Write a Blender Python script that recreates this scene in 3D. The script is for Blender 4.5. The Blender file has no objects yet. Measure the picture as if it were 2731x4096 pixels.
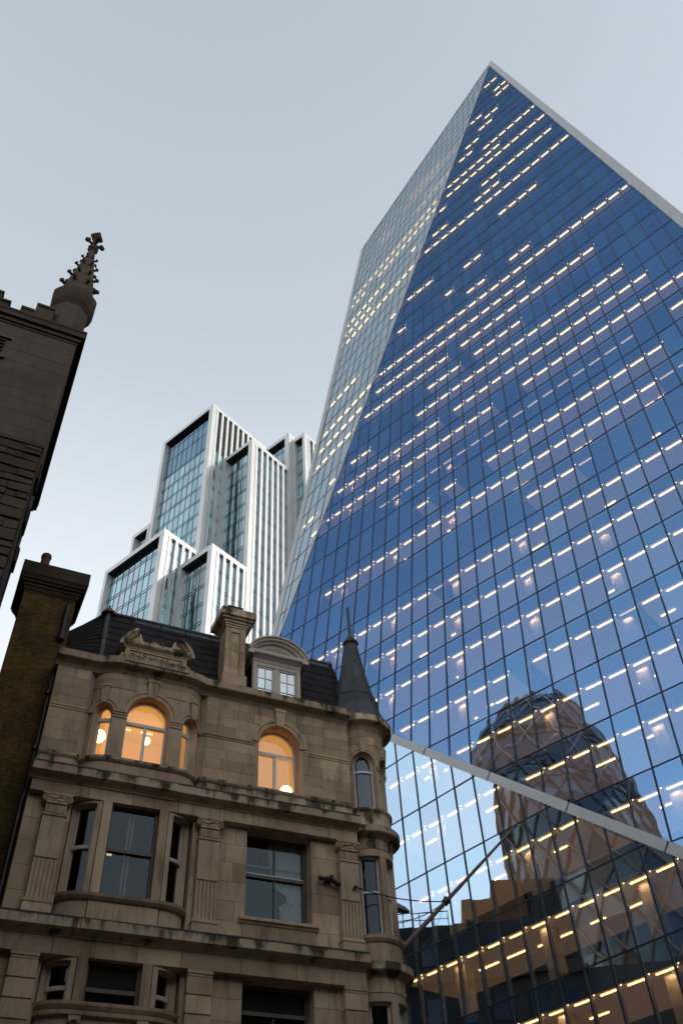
import bpy, math, random
from mathutils import Vector, Matrix
random.seed(7)
C = bpy.context.scene
COL = C.collection
EYE = 1.7                                     # height of the camera above the ground

# ------------------------------------------------------------------ camera
cam_d = bpy.data.cameras.new('camera')
cam = bpy.data.objects.new('camera', cam_d)
COL.objects.link(cam)
C.camera = cam
cam_d.sensor_fit = 'VERTICAL'
cam_d.sensor_height = 24.0
cam_d.lens = 24.0 * 3471.66 / 4096.0
cam_d.clip_start = 0.1
cam_d.clip_end = 3000.0
_p, _r = math.radians(47.05269), math.radians(-4.095275)
_f = Vector((0, math.cos(_p), math.sin(_p)))
_x = Vector((1, 0, 0))
_u = _x.cross(_f)
CX = _x * math.cos(_r) + _u * math.sin(_r)
CY = -_x * math.sin(_r) + _u * math.cos(_r)
cam.matrix_world = Matrix(((CX.x, CY.x, -_f.x, 0), (CX.y, CY.y, -_f.y, 0), (CX.z, CY.z, -_f.z, EYE), (0, 0, 0, 1)))

# ------------------------------------------------------------------ light
SUN_EL, SUN_DIR = math.radians(38), Vector((1.16, -0.13, 0)).normalized()
SUN_VEC = Vector((SUN_DIR.x * math.cos(SUN_EL), SUN_DIR.y * math.cos(SUN_EL), math.sin(SUN_EL)))
world = bpy.data.worlds.new('World')
C.world = world
world.use_nodes = True
nt = world.node_tree
nt.nodes.clear()
sky = nt.nodes.new('ShaderNodeTexSky')
sky.sky_type = 'NISHITA'
sky.sun_disc = False
sky.sun_elevation = SUN_EL
sky.sun_rotation = math.atan2(SUN_DIR.x, SUN_DIR.y)
sky.altitude = 30
sky.air_density = 1.0
sky.dust_density = 1.6
sky.ozone_density = 1.0
veil = nt.nodes.new('ShaderNodeMix')          # a thin even veil of high cloud
veil.data_type = 'RGBA'
veil.inputs['Factor'].default_value = 0.62
tcw = nt.nodes.new('ShaderNodeTexCoord')      # the veil is thicker, so brighter, towards the horizon
spw = nt.nodes.new('ShaderNodeSeparateXYZ')
rmp = nt.nodes.new('ShaderNodeValToRGB')
nt.links.new(tcw.outputs['Generated'], spw.inputs[0])
nt.links.new(spw.outputs['Z'], rmp.inputs[0])
rmp.color_ramp.elements[0].position, rmp.color_ramp.elements[0].color = 0.10, (0.98, 0.99, 1.00, 1)
rmp.color_ramp.elements[1].position, rmp.color_ramp.elements[1].color = 0.99, (0.435, 0.475, 0.505, 1)
for p_, c_ in ((0.45, (0.95, 0.99, 1.0, 1)), (0.66, (0.77, 0.82, 0.85, 1)), (0.82, (0.535, 0.585, 0.625, 1))):
    e_ = rmp.color_ramp.elements.new(p_)
    e_.color = c_
vs = nt.nodes.new('ShaderNodeVectorMath')
vs.operation = 'SCALE'
vs.inputs['Scale'].default_value = 16.6
nt.links.new(rmp.outputs[0], vs.inputs[0])
nt.links.new(vs.outputs[0], veil.inputs['B'])
bg = nt.nodes.new('ShaderNodeBackground')
bg.inputs['Strength'].default_value = 0.10
wo = nt.nodes.new('ShaderNodeOutputWorld')
nt.links.new(sky.outputs[0], veil.inputs['A'])
nt.links.new(veil.outputs['Result'], bg.inputs['Color'])
nt.links.new(bg.outputs[0], wo.inputs[0])

sun_d = bpy.data.lights.new('sun', 'SUN')
sun_d.energy = 0.42
sun_d.angle = math.radians(1.5)
sun_d.color = (1.0, 0.93, 0.84)
sun = bpy.data.objects.new('sun', sun_d)
COL.objects.link(sun)
sun.rotation_euler = SUN_VEC.to_track_quat('Z', 'Y').to_euler()
sun.location = (60, -20, 90)

C.view_settings.view_transform = 'Standard'
C.view_settings.look = 'None'
C.view_settings.exposure = 0.0
C.view_settings.gamma = 1.0
C.view_settings.use_curve_mapping = False
C.render.engine = 'CYCLES'
C.cycles.use_denoising = True
C.cycles.max_bounces = 8
C.cycles.transparent_max_bounces = 16
C.cycles.caustics_reflective = False
C.cycles.caustics_refractive = False
C.cycles.sample_clamp_indirect = 4.0

# ------------------------------------------------------------------ helpers
class MB:
    """collects polygons and links them as ONE mesh object"""
    def __init__(s):
        s.v, s.f, s.m = [], [], []

    def poly(s, pts, mi=0):
        b = len(s.v)
        s.v += [tuple(p) for p in pts]
        s.f.append(tuple(range(b, b + len(pts))))
        s.m.append(mi)

    def add(s, vs, fs, mi=0):
        b = len(s.v)
        s.v += [tuple(p) for p in vs]
        for f in fs:
            s.f.append(tuple(b + i for i in f))
            s.m.append(mi)

    def hexa(s, c, mi=0):                     # c: 8 corners, bottom ring 0-3, top ring 4-7
        s.add(c, [(0, 3, 2, 1), (4, 5, 6, 7), (0, 1, 5, 4), (1, 2, 6, 5), (2, 3, 7, 6), (3, 0, 4, 7)], mi)

    def box(s, x0, x1, y0, y1, z0, z1, mi=0, P=None):
        P = P or (lambda a, b, c: (a, b, c))
        s.hexa([P(x0, y0, z0), P(x1, y0, z0), P(x1, y1, z0), P(x0, y1, z0),
                P(x0, y0, z1), P(x1, y0, z1), P(x1, y1, z1), P(x0, y1, z1)], mi)

    def bar(s, a, b, side, out, w0, w1, o0, o1, mi=0):
        """bar from a to b; cross-section from w0..w1 along side and o0..o1 along out"""
        a, b = Vector(a), Vector(b)
        q = [side * w0 + out * o0, side * w1 + out * o0, side * w1 + out * o1, side * w0 + out * o1]
        s.hexa([a + k for k in q] + [b + k for k in q], mi)

    def tube(s, pts, r, n=6, mi=0, caps=True):
        pts = [Vector(p) for p in pts]
        rings = []
        for i, p in enumerate(pts):
            t = (pts[min(i + 1, len(pts) - 1)] - pts[max(i - 1, 0)]).normalized()
            h = Vector((0, 0, 1)) if abs(t.z) < 0.9 else Vector((1, 0, 0))
            a = t.cross(h).normalized()
            b = t.cross(a)
            rr = r[i] if isinstance(r, (list, tuple)) else r
            rings.append([p + (a * math.cos(2 * math.pi * k / n) + b * math.sin(2 * math.pi * k / n)) * rr for k in range(n)])
        s.rings(rings, mi, caps)

    def rings(s, rings, mi=0, caps=True, close=True):
        n = len(rings[0])
        vs = [p for r in rings for p in r]
        fs = []
        for i in range(len(rings) - 1):
            for k in range(n if close else n - 1):
                j = (k + 1) % n
                fs.append((i * n + k, i * n + j, (i + 1) * n + j, (i + 1) * n + k))
        if caps:
            fs.append(tuple(range(n))[::-1])
            fs.append(tuple((len(rings) - 1) * n + k for k in range(n)))
        s.add(vs, fs, mi)

    def ball(s, c, r, n=8, k=5, mi=0, sc=(1, 1, 1)):
        c = Vector(c)
        R = []
        for i in range(k + 1):
            t = math.pi * i / k
            rr = max(math.sin(t), 0.02)
            R.append([c + Vector((math.cos(2 * math.pi * j / n) * rr * r * sc[0], math.sin(2 * math.pi * j / n) * rr * r * sc[1],
                                  math.cos(t) * r * sc[2])) for j in range(n)])
        s.rings(R, mi)

    def mesh(s, name, mats, smooth=False):
        me = bpy.data.meshes.new(name)
        me.from_pydata(s.v, [], s.f)
        for m in (mats if isinstance(mats, (list, tuple)) else [mats]):
            me.materials.append(m)
        if any(s.m):
            me.polygons.foreach_set('material_index', s.m)
        if smooth:
            me.polygons.foreach_set('use_smooth', [True] * len(me.polygons))
        me.update()
        return me

    def build(s, name, mats, parent=None, smooth=False, fix=True, **props):
        if not s.f:
            return None
        if name in SPLIT:
            pcs = islands(s)
            if len(pcs) > 1:
                return [p.build1(name, mats, parent, smooth, fix, **props) for p in pcs][0]
        return s.build1(name, mats, parent, smooth, fix, **props)

    def build1(s, name, mats, parent=None, smooth=False, fix=True, **props):
        me = s.mesh(name, mats, smooth)
        if fix:
            import bmesh
            bm = bmesh.new()
            bm.from_mesh(me)
            bmesh.ops.remove_doubles(bm, verts=bm.verts, dist=1e-5)
            bmesh.ops.recalc_face_normals(bm, faces=bm.faces)
            bm.to_mesh(me)
            bm.free()
        return link(name, me, parent, **props)


BASE = {}
SPLIT = {'attic_wall', 'sill_course', 'plinth_course', 'second_floor_wall', 'arch_moulding', 'sash_rail', 'bay_mullion', 'soffit', 'string_course',
         'pier_moulding', 'lower_wall', 'bay_wall', 'side_wall', 'bay_colonnette', 'side_corbels', 'glazing_bars_single'}


def islands(mb):
    """the connected pieces of a builder, each as a builder of its own"""
    key, par = {}, []
    idx = []
    for p in mb.v:
        k = tuple(round(c, 4) for c in p)
        if k not in key:
            key[k] = len(par)
            par.append(len(par))
        idx.append(key[k])

    def find(i):
        while par[i] != i:
            par[i] = par[par[i]]
            i = par[i]
        return i
    for f in mb.f:
        r0 = find(idx[f[0]])
        for q in f[1:]:
            par[find(idx[q])] = r0
    out = {}
    for f, m in zip(mb.f, mb.m):
        o = out.setdefault(find(idx[f[0]]), MB())
        o.poly([mb.v[i] for i in f], m)
    return list(out.values())


def link(name, me, parent=None, loc=None, **props):
    o = bpy.data.objects.new(name, me)
    COL.objects.link(o)
    if loc is not None:
        o.location = loc
    if parent is not None:
        o.parent = parent
        o.matrix_parent_inverse = Matrix.Translation(-BASE[parent.name])
    BASE[o.name] = Vector(loc or (0, 0, 0))
    for k, v in props.items():
        o[k] = v
    return o


def thing(name, label, cat, loc=(0, 0, 0), group=None):
    o = bpy.data.objects.new(name, None)
    COL.objects.link(o)
    o.location = loc
    o.empty_display_size = 0.5
    BASE[o.name] = Vector(loc)
    o['label'] = label
    o['category'] = cat
    if group:
        o['group'] = group
    return o


# ------------------------------------------------------------------ materials
def new_mat(name):
    m = bpy.data.materials.new(name)
    m.use_nodes = True
    m.node_tree.nodes.clear()
    n = m.node_tree.nodes
    out = n.new('ShaderNodeOutputMaterial')
    return m, n, m.node_tree.links, out


def ramp(n, stops):
    r = n.new('ShaderNodeValToRGB')
    el = r.color_ramp.elements
    el[0].position, el[0].color = stops[0][0], (*stops[0][1], 1)
    el[1].position, el[1].color = stops[-1][0], (*stops[-1][1], 1)
    for p, c in stops[1:-1]:
        e = el.new(p)
        e.color = (*c, 1)
    return r


def noise(n, l, co, scale, detail=4, rough=0.55):
    t = n.new('ShaderNodeTexNoise')
    t.inputs['Scale'].default_value = scale
    t.inputs['Detail'].default_value = detail
    t.inputs['Roughness'].default_value = rough
    l.new(co, t.inputs['Vector'])
    return t


def mixc(n, l, fac, a, b, mode='MIX'):
    x = n.new('ShaderNodeMix')
    x.data_type = 'RGBA'
    x.blend_type = mode
    for sock, v in (('Factor', fac), ('A', a), ('B', b)):
        i = x.inputs[sock]
        if isinstance(v, (int, float)):
            i.default_value = v
        elif isinstance(v, tuple):
            i.default_value = (*v, 1)
        else:
            l.new(v, i)
    return x.outputs['Result']


def maths(n, l, op, a, b=0.0, clamp=False):
    x = n.new('ShaderNodeMath')
    x.operation = op
    x.use_clamp = clamp
    for i, v in ((0, a), (1, b)):
        if isinstance(v, (int, float)):
            x.inputs[i].default_value = v
        else:
            l.new(v, x.inputs[i])
    return x.outputs[0]


def solid(name, col, rough=0.7, metal=0.0, var=0.15, scale=3.0, bump=0.0, bscale=40.0, spec=0.5):
    """a plain surface with a little uneven tone and grain"""
    m, n, l, out = new_mat(name)
    tc = n.new('ShaderNodeTexCoord')
    a = noise(n, l, tc.outputs['Object'], scale, 5, 0.6)
    r = ramp(n, [(0.3, tuple(c * (1 - var) for c in col)), (0.7, tuple(min(1, c * (1 + var)) for c in col))])
    l.new(a.outputs['Fac'], r.inputs[0])
    p = n.new('ShaderNodeBsdfPrincipled')
    p.inputs['Roughness'].default_value = rough
    p.inputs['Metallic'].default_value = metal
    p.inputs['Specular IOR Level'].default_value = spec
    l.new(r.outputs[0], p.inputs['Base Color'])
    if bump:
        b = noise(n, l, tc.outputs['Object'], bscale, 6, 0.65)
        bp = n.new('ShaderNodeBump')
        bp.inputs['Strength'].default_value = bump
        bp.inputs['Distance'].default_value = 0.02
        l.new(b.outputs['Fac'], bp.inputs['Height'])
        l.new(bp.outputs[0], p.inputs['Normal'])
    l.new(p.outputs[0], out.inputs[0])
    return m


def stone(name, c1, c2, dirt=0.5, moss=0.0, grain=0.35, block=True, dark=(0.055, 0.040, 0.026)):
    """weathered limestone: tone per block, broad stains, streaks running down, optional moss drips"""
    m, n, l, out = new_mat(name)
    tc = n.new('ShaderNodeTexCoord')
    geo = n.new('ShaderNodeNewGeometry')
    P = geo.outputs['Position']
    big = noise(n, l, P, 0.8, 5, 0.6)
    r = ramp(n, [(0.28, c1), (0.72, c2)])
    l.new(big.outputs['Fac'], r.inputs[0])
    col = r.outputs[0]
    if block:
        oi = n.new('ShaderNodeObjectInfo')
        s = maths(n, l, 'FRACT', maths(n, l, 'ADD', oi.outputs['Random'], geo.outputs['Random Per Island']))
        rr = ramp(n, [(0.0, (0.74, 0.71, 0.69)), (1.0, (1.15, 1.13, 1.10))])
        l.new(s, rr.inputs[0])
        col = mixc(n, l, 1.0, col, rr.outputs[0], 'MULTIPLY')
    mp = n.new('ShaderNodeMapping')
    mp.inputs['Scale'].default_value = (3.2, 3.2, 0.45)
    l.new(P, mp.inputs[0])
    st = noise(n, l, mp.outputs[0], 1.3, 6, 0.62)
    sr = ramp(n, [(0.52, (0, 0, 0)), (0.74, (1, 1, 1))])
    l.new(st.outputs['Fac'], sr.inputs[0])
    col = mixc(n, l, maths(n, l, 'MULTIPLY', sr.outputs[0], dirt), col, dark)
    if moss:
        mp2 = n.new('ShaderNodeMapping')
        mp2.inputs['Scale'].default_value = (2.3, 2.3, 0.7)
        l.new(P, mp2.inputs[0])
        ms = noise(n, l, mp2.outputs[0], 1.1, 4, 0.6)
        sep = n.new('ShaderNodeSeparateXYZ')
        l.new(tc.outputs['Generated'], sep.inputs[0])
        g = maths(n, l, 'ADD', ms.outputs['Fac'], maths(n, l, 'MULTIPLY', sep.outputs['Z'], 0.16))
        mr = ramp(n, [(0.58, (0, 0, 0)), (0.70, (1, 1, 1))])
        l.new(g, mr.inputs[0])
        col = mixc(n, l, maths(n, l, 'MULTIPLY', mr.outputs[0], moss), col, (0.030, 0.032, 0.010))
    fine = noise(n, l, P, 55, 5, 0.7)
    fr = ramp(n, [(0.25, (0.82, 0.82, 0.82)), (0.75, (1.12, 1.12, 1.12))])
    l.new(fine.outputs['Fac'], fr.inputs[0])
    col = mixc(n, l, 1.0, col, fr.outputs[0], 'MULTIPLY')
    p = n.new('ShaderNodeBsdfPrincipled')
    p.inputs['Roughness'].default_value = 0.88
    p.inputs['Specular IOR Level'].default_value = 0.25
    l.new(col, p.inputs['Base Color'])
    b = noise(n, l, P, 28, 6, 0.7)
    bp = n.new('ShaderNodeBump')
    bp.inputs['Strength'].default_value = grain
    bp.inputs['Distance'].default_value = 0.02
    l.new(b.outputs['Fac'], bp.inputs['Height'])
    l.new(bp.outputs[0], p.inputs['Normal'])
    l.new(p.outputs[0], out.inputs[0])
    return m


def glass(name, refl, trans, rough=0.0, wave=0.02, wscale=0.7, edge=None, vary=0.12, stops=None):
    """coated window glass: a tinted mirror layer over clear tinted glass"""
    m, n, l, out = new_mat(name)
    geo = n.new('ShaderNodeNewGeometry')
    g = n.new('ShaderNodeBsdfGlossy')
    g.inputs['Roughness'].default_value = rough
    lw = n.new('ShaderNodeLayerWeight')
    lw.inputs['Blend'].default_value = 0.5
    hi = edge or tuple(min(1, c * 1.25 + 0.1) for c in refl)
    r = ramp(n, stops or [(0.0, refl), (0.55, refl), (0.98, hi)])
    l.new(lw.outputs['Facing'], r.inputs[0])
    s = maths(n, l, 'FRACT', maths(n, l, 'MULTIPLY', geo.outputs['Random Per Island'], 7.31))
    oi = n.new('ShaderNodeObjectInfo')
    s = maths(n, l, 'FRACT', maths(n, l, 'ADD', s, oi.outputs['Random']))
    rr = ramp(n, [(0.0, (1 - vary * 1.2, 1 - vary * .6, 1 - vary * .8)), (0.5, (1 + vary * .9, 1 - vary * .2, 1.0)), (1.0, (1 + vary * .3, 1 + vary * 1.1, 1 + vary * .8))])
    l.new(s, rr.inputs[0])
    l.new(mixc(n, l, 1.0, r.outputs[0], rr.outputs[0], 'MULTIPLY'), g.inputs['Color'])
    w = noise(n, l, geo.outputs['Position'], wscale, 2, 0.4)
    bp = n.new('ShaderNodeBump')
    bp.inputs['Strength'].default_value = 1.0
    bp.inputs['Distance'].default_value = wave
    l.new(w.outputs['Fac'], bp.inputs['Height'])
    l.new(bp.outputs[0], g.inputs['Normal'])
    t = n.new('ShaderNodeBsdfTransparent')
    t.inputs['Color'].default_value = (*trans, 1)
    a = n.new('ShaderNodeAddShader')
    l.new(g.outputs[0], a.inputs[0])
    l.new(t.outputs[0], a.inputs[1])
    l.new(a.outputs[0], out.inputs[0])
    return m


def emit(name, col, strength, diff=None):
    m, n, l, out = new_mat(name)
    e = n.new('ShaderNodeEmission')
    e.inputs['Color'].default_value = (*col, 1)
    e.inputs['Strength'].default_value = strength
    if diff:
        d = n.new('ShaderNodeBsdfDiffuse')
        d.inputs['Color'].default_value = (*diff, 1)
        a = n.new('ShaderNodeAddShader')
        l.new(e.outputs[0], a.inputs[0])
        l.new(d.outputs[0], a.inputs[1])
        l.new(a.outputs[0], out.inputs[0])
    else:
        l.new(e.outputs[0], out.inputs[0])
    return m


M = {}
M['stone'] = stone('bath_stone', (0.36, 0.255, 0.168), (0.60, 0.455, 0.320), 0.6)
M['stone_moss'] = stone('mossy_stone', (0.42, 0.31, 0.21), (0.62, 0.49, 0.355), 0.5, 0.92)
M['stone_plain'] = stone('smooth_stone', (0.36, 0.255, 0.170), (0.57, 0.43, 0.305), 0.55, block=False)
M['church'] = stone('sooty_ragstone', (0.036, 0.027, 0.016), (0.085, 0.066, 0.043), 0.6, grain=0.8)
M['church_smooth'] = stone('sooty_ashlar', (0.054, 0.044, 0.031), (0.095, 0.079, 0.057), 0.5, grain=0.35, block=False)
M['brick'] = stone('stock_brick', (0.075, 0.046, 0.015), (0.20, 0.118, 0.036), 0.9, grain=0.5, dark=(0.020, 0.015, 0.010))
M['mortar'] = solid('lime_mortar', (0.055, 0.046, 0.034), 0.95)
M['slate'] = solid('roof_slate', (0.020, 0.017, 0.017), 0.8, var=0.35, scale=2.0, bump=0.3, spec=0.15)
M['lead'] = solid('sheet_lead', (0.060, 0.062, 0.066), 0.6, 0.15, 0.4, 1.6, 0.25, 9, spec=0.3)
M['black_iron'] = solid('black_iron', (0.012, 0.011, 0.011), 0.5)
M['paint'] = solid('cream_paint', (0.47, 0.41, 0.33), 0.55, var=0.10)
M['white_frame'] = solid('white_window_paint', (0.62, 0.62, 0.62), 0.45, var=0.06)
M['dark_frame'] = solid('brown_sash_paint', (0.085, 0.062, 0.052), 0.5, var=0.15)
M['terracotta'] = solid('terracotta', (0.10, 0.042, 0.024), 0.8, var=0.3)
M['asphalt'] = solid('asphalt', (0.05, 0.05, 0.052), 0.9, var=0.2, scale=1.0, bump=0.4)
M['paving'] = solid('york_paving', (0.23, 0.21, 0.18), 0.85, var=0.2)
M['line'] = solid('road_paint', (0.75, 0.65, 0.10), 0.7)
# ------------------------------------------------------------------ ground, road, pavements
g = MB()
g.box(-900, 900, -900, 900, -1.0, -0.004)
g.build('ground', M['asphalt'], kind='structure')
SA = math.radians(27.05715)
U = Vector((math.cos(SA), math.sin(SA), 0))
NS = Vector((math.sin(SA), -math.cos(SA), 0))
DS = 21.5


def fp(u, w, z):                              # stone front: along, out of the wall, height above the eye
    return U * u + NS * (w - DS) + Vector((0, 0, z + EYE))


r = MB()
r.box(-60, 60, 3.0, 14.0, -0.004, 0.0, P=lambda a, b, c: tuple(fp(a, b, c - EYE)))
r.build('road', M['asphalt'], kind='structure')
for s0, s1 in ((0.6, 3.0), (14.0, 26.0)):
    k = MB()
    k.box(-60, 60, s0, s1, -0.004, 0.125, P=lambda a, b, c: tuple(fp(a, b, c - EYE)))
    k.build('pavement', M['paving'], kind='structure')
y = MB()
for b in (3.35, 3.55, 13.45, 13.65):
    y.box(-60, 60, b, b + 0.08, 0.0, 0.004, P=lambda a, c, z: tuple(fp(a, c, z - EYE)))
y.build('road_marking', M['line'], kind='structure')

# ------------------------------------------------------------------ the tall folded glass tower
def V3(*a):
    return Vector(a)


H = 3.9
N1 = V3(-0.62319, -0.76666, 0.15450).normalized()
N2 = V3(-0.72615, -0.68752, 0.00539).normalized()
N3 = V3(-0.74860, -0.63211, 0.20009).normalized()
UP = V3(0, 0, EYE)
P0 = V3(28.02601, 39.59734, 83.9597)
D1 = V3(0.77597548, -0.63076307, 0)
S1 = V3(0.11143, 0.11095, 1.0)
W1 = 1.504542
VX = V3(-7.76856, 60.73934, 44.4906)          # where the three facets meet
ER = V3(0.29548, -0.0479, 0.95415)
EB = V3(0.51835, -0.55284, -0.65244)
APEX = V3(36.02607, 53.64705, 185.94379)
TL = V3(7.82177, 79.00823, 160.53112)
GZ = -EYE


def rid(z):
    return VX + ER * ((z - VX.z) / ER.z)


def bnd(z):
    return VX + EB * ((z - VX.z) / EB.z)


def rinn(z):                                   # inner edge of the parapet on the right
    a, b = V3(35.18332, 53.59698, 182.29613), V3(30.79022, 34.37914, 69.21599)
    return a + (b - a) * ((z - a.z) / (b.z - a.z))


def rout(z):
    a, b = V3(36.02607, 53.64705, 185.94379), V3(31.60213, 34.32192, 72.2069)
    return a + (b - a) * ((z - a.z) / (b.z - a.z))


def plane_pt(n, q, dn, a, z):
    """point of the plane (normal n through q) with X.dn = a at height z"""
    nh = V3(n.x, n.y, 0)
    k = (n.dot(q) - n.z * z - nh.dot(dn) * a)
    e = V3(-dn.y, dn.x, 0)
    return dn * a + e * (k / nh.dot(e)) + V3(0, 0, z)


D3 = V3(0.64516, -0.76405, 0).normalized()
D2 = V3(0.68753, -0.72616, 0).normalized()
LZ = 0.38                                      # the lower facet's joints sit a little above floor level
Z0 = P0.z


def nodeM(i, j):
    return P0 + D1 * (W1 * i) - S1 * (H * j)


def nodeL(i, j):                              # lower facet
    return plane_pt(N2, bnd(20.0), D2, -34.38601 + 1.48195 * i - 0.01459 * j, Z0 + LZ - H * j)


def nodeF(i, j):                              # left facet
    return plane_pt(N3, VX, D3, -50.56941 + 1.47681 * i + 0.02515 * j, Z0 - H * j)


def inward(n):
    v = V3(-n.x, -n.y, 0)
    return v.normalized()


I1, I2, I3 = inward(N1), inward(N2), inward(N3)

# outlines of the three facets
pb = bnd(GZ)
polyM = [rid(182.0), rinn(181.9), rinn(GZ + 2.5), pb, VX]
LB0 = V3(-7.5, 59.5, 0) + V3(0, 0, GZ)
LB0 = plane_pt(N2, bnd(20.0), D2, VX.dot(D2) - 1.5, GZ)
polyL = [VX, pb, LB0]
LEI = VX + (TL - VX) * 1.0
polyF = [VX, rid(184.5), TL]


def clip2(poly, a, b, c):                     # keep a*x+b*y<=c
    o = []
    for i, p in enumerate(poly):
        q = poly[(i + 1) % len(poly)]
        dp, dq = a * p[0] + b * p[1] - c, a * q[0] + b * q[1] - c
        if dp <= 0:
            o.append(p)
        if dp * dq < 0:
            t = dp / (dp - dq)
            o.append((p[0] + (q[0] - p[0]) * t, p[1] + (q[1] - p[1]) * t))
    return o


class Facet:
    def __init__(s, node, n, poly):
        s.node, s.n = node, n
        s.o = node(0, 0)
        s.ei, s.ej = node(1, 0) - s.o, node(0, 1) - s.o
        s.poly = [s.ij(p) for p in poly]

    def ij(s, X):
        d = X - s.o
        a, b, c = s.ei.dot(s.ei), s.ei.dot(s.ej), s.ej.dot(s.ej)
        p, q = d.dot(s.ei), d.dot(s.ej)
        den = a * c - b * b
        return ((p * c - q * b) / den, (q * a - p * b) / den)

    def at(s, i, j):
        return s.o + s.ei * i + s.ej * j

    def cells(s, gi, gj):
        i0, i1 = min(p[0] for p in s.poly), max(p[0] for p in s.poly)
        j0, j1 = min(p[1] for p in s.poly), max(p[1] for p in s.poly)
        for j in range(math.floor(j0), math.ceil(j1)):
            for i in range(math.floor(i0), math.ceil(i1)):
                q = s.poly
                for a, b, c in ((-1, 0, -(i + gi)), (1, 0, i + 1 - gi), (0, -1, -(j + gj)), (0, 1, j + 1 - gj)):
                    q = clip2(q, a, b, c)
                    if len(q) < 3:
                        break
                if len(q) >= 3:
                    ar = abs(sum(q[k][0] * q[(k + 1) % len(q)][1] - q[k][1] * q[(k + 1) % len(q)][0] for k in range(len(q)))) / 2
                    if ar > 0.01:
                        yield i, j, q

    def line_i(s, i):                         # piece of the mullion line inside the outline
        return s._cut(lambda p: p[0] - i)

    def line_j(s, j):
        return s._cut(lambda p: p[1] - j)

    def _cut(s, f):
        o = []
        for k, p in enumerate(s.poly):
            q = s.poly[(k + 1) % len(s.poly)]
            a, b = f(p), f(q)
            if a * b < 0:
                t = a / (a - b)
                o.append((p[0] + (q[0] - p[0]) * t, p[1] + (q[1] - p[1]) * t))
        if len(o) == 2:
            return s.at(*o[0]), s.at(*o[1])


FM, FL, FF = Facet(nodeM, N1, polyM), Facet(nodeL, N2, polyL), Facet(nodeF, N3, polyF)


def in_view(p, m=0.04):
    """is the point inside the frame (used only to rank which repeats become parts)"""
    d = Vector(p) - V3(0, 0, EYE)
    zc = d.dot(_f)
    if zc <= 0:
        return False
    x, y = d.dot(CX) / zc, d.dot(CY) / zc
    return abs(x) < 0.3934 * (1 + m) and abs(y) < 0.59 * (1 + m)


M['pane_main'] = glass('dim_sky_blue_glass', (0.2, 0.3, 0.5), (0.30, 0.30, 0.31), wave=0.008, wscale=0.45, vary=0.10,
                       stops=[(0.0, (0.20, 0.37, 0.62)), (0.33, (0.155, 0.31, 0.56)), (0.55, (0.084, 0.182, 0.375)), (0.80, (0.068, 0.142, 0.275)), (0.98, (0.25, 0.35, 0.5))])  # dim polarised skylight is put into the mirror tint, darker with angle
M['pane_low'] = glass('bright_sky_blue_glass', (0.43, 0.60, 0.76), (0.32, 0.30, 0.27), wave=0.006, wscale=0.4, vary=0.08, edge=(0.5, 0.65, 0.82))  # this facet's brighter sky reflection is put into its tint
M['pane_left'] = glass('pale_sky_grey_glass', (0.40, 0.48, 0.525), (0.33, 0.32, 0.30), wave=0.004, wscale=0.5, vary=0.05, edge=(0.50, 0.58, 0.62))  # pale sky mirrored at this angle is put into the tint
M['mullion'] = solid('anodised_mullion', (0.010, 0.011, 0.014), 0.4, 0.3)
M['inner_mullion'] = solid('pale_inner_mullion', (0.45, 0.42, 0.38), 0.6)
M['band'] = solid('grey_aluminium_panel', (0.46, 0.47, 0.47), 0.45, 0.35, 0.05, 0.6)
M['soffit'] = solid('office_ceiling', (0.33, 0.31, 0.31), 0.8)
M['slab'] = solid('slab_edge', (0.05, 0.06, 0.09), 0.7)
M['strip'] = emit('light_strip_glow', (1.0, 0.64, 0.24), 11.0)
M['strip_dim'] = emit('dim_light_strip_glow', (1.0, 0.62, 0.34), 2.2)
M['down'] = emit('downlight_glow', (1.0, 0.66, 0.30), 14.0)
M['glow_ceiling'] = emit('glowing_office_ceiling', (1.0, 0.62, 0.40), 0.17, (0.5, 0.46, 0.42))  # the ceiling glows itself, in place of office light bouncing up to it
M['col_down'] = emit('column_downlight_glow', (1.0, 0.64, 0.38), 60.0)
M['column'] = solid('plastered_column', (0.78, 0.70, 0.60), 0.8)
M['core'] = solid('office_core_wall', (0.05, 0.055, 0.07), 0.8)
M['red_screen'] = emit('red_lit_screen', (1.0, 0.10, 0.06), 2.2)

tower = thing('glass_skyscraper', 'tall sloping blue glass skyscraper with lit office floors and grey folded edges', 'skyscraper', (10, 50, 0))


def pane_poly(fa, q, n, jit=0.0022):
    pts = [fa.at(*p) + UP for p in q]
    c = sum(pts, Vector()) / len(pts)
    # each pane sits a hair out of plane, so its reflection breaks at the joints
    e1 = (fa.ei).normalized()
    e2 = n.cross(e1).normalized()
    tx, ty = random.gauss(0, jit), random.gauss(0, jit)
    return [p + n * (tx * (p - c).dot(e1) + ty * (p - c).dot(e2)) for p in pts]


cand = []
for fa, mat, gi, gj in ((FM, M['pane_main'], 0.022, 0.006), (FL, M['pane_low'], 0.022, 0.006), (FF, M['pane_left'], 0.014, 0.005)):
    for i, j, q in fa.cells(gi, gj):
        pts = pane_poly(fa, q, fa.n)
        c = sum(pts, Vector()) / len(pts)
        size = (pts[0] - pts[len(pts) // 2]).length / (c.length) * abs(c.normalized().dot(fa.n))
        cand.append((0 if in_view(c) else 1, -size, fa, pts, mat))
cand.sort(key=lambda t: t[:2])
rest = {}


def pane_into(mb, pts, n):
    mb.poly(pts)
    k = len(pts)
    back = [p - n * 0.035 for p in pts]
    for a in range(k):
        b = (a + 1) % k
        mb.poly([pts[b], pts[a], back[a], back[b]], 1)


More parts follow.
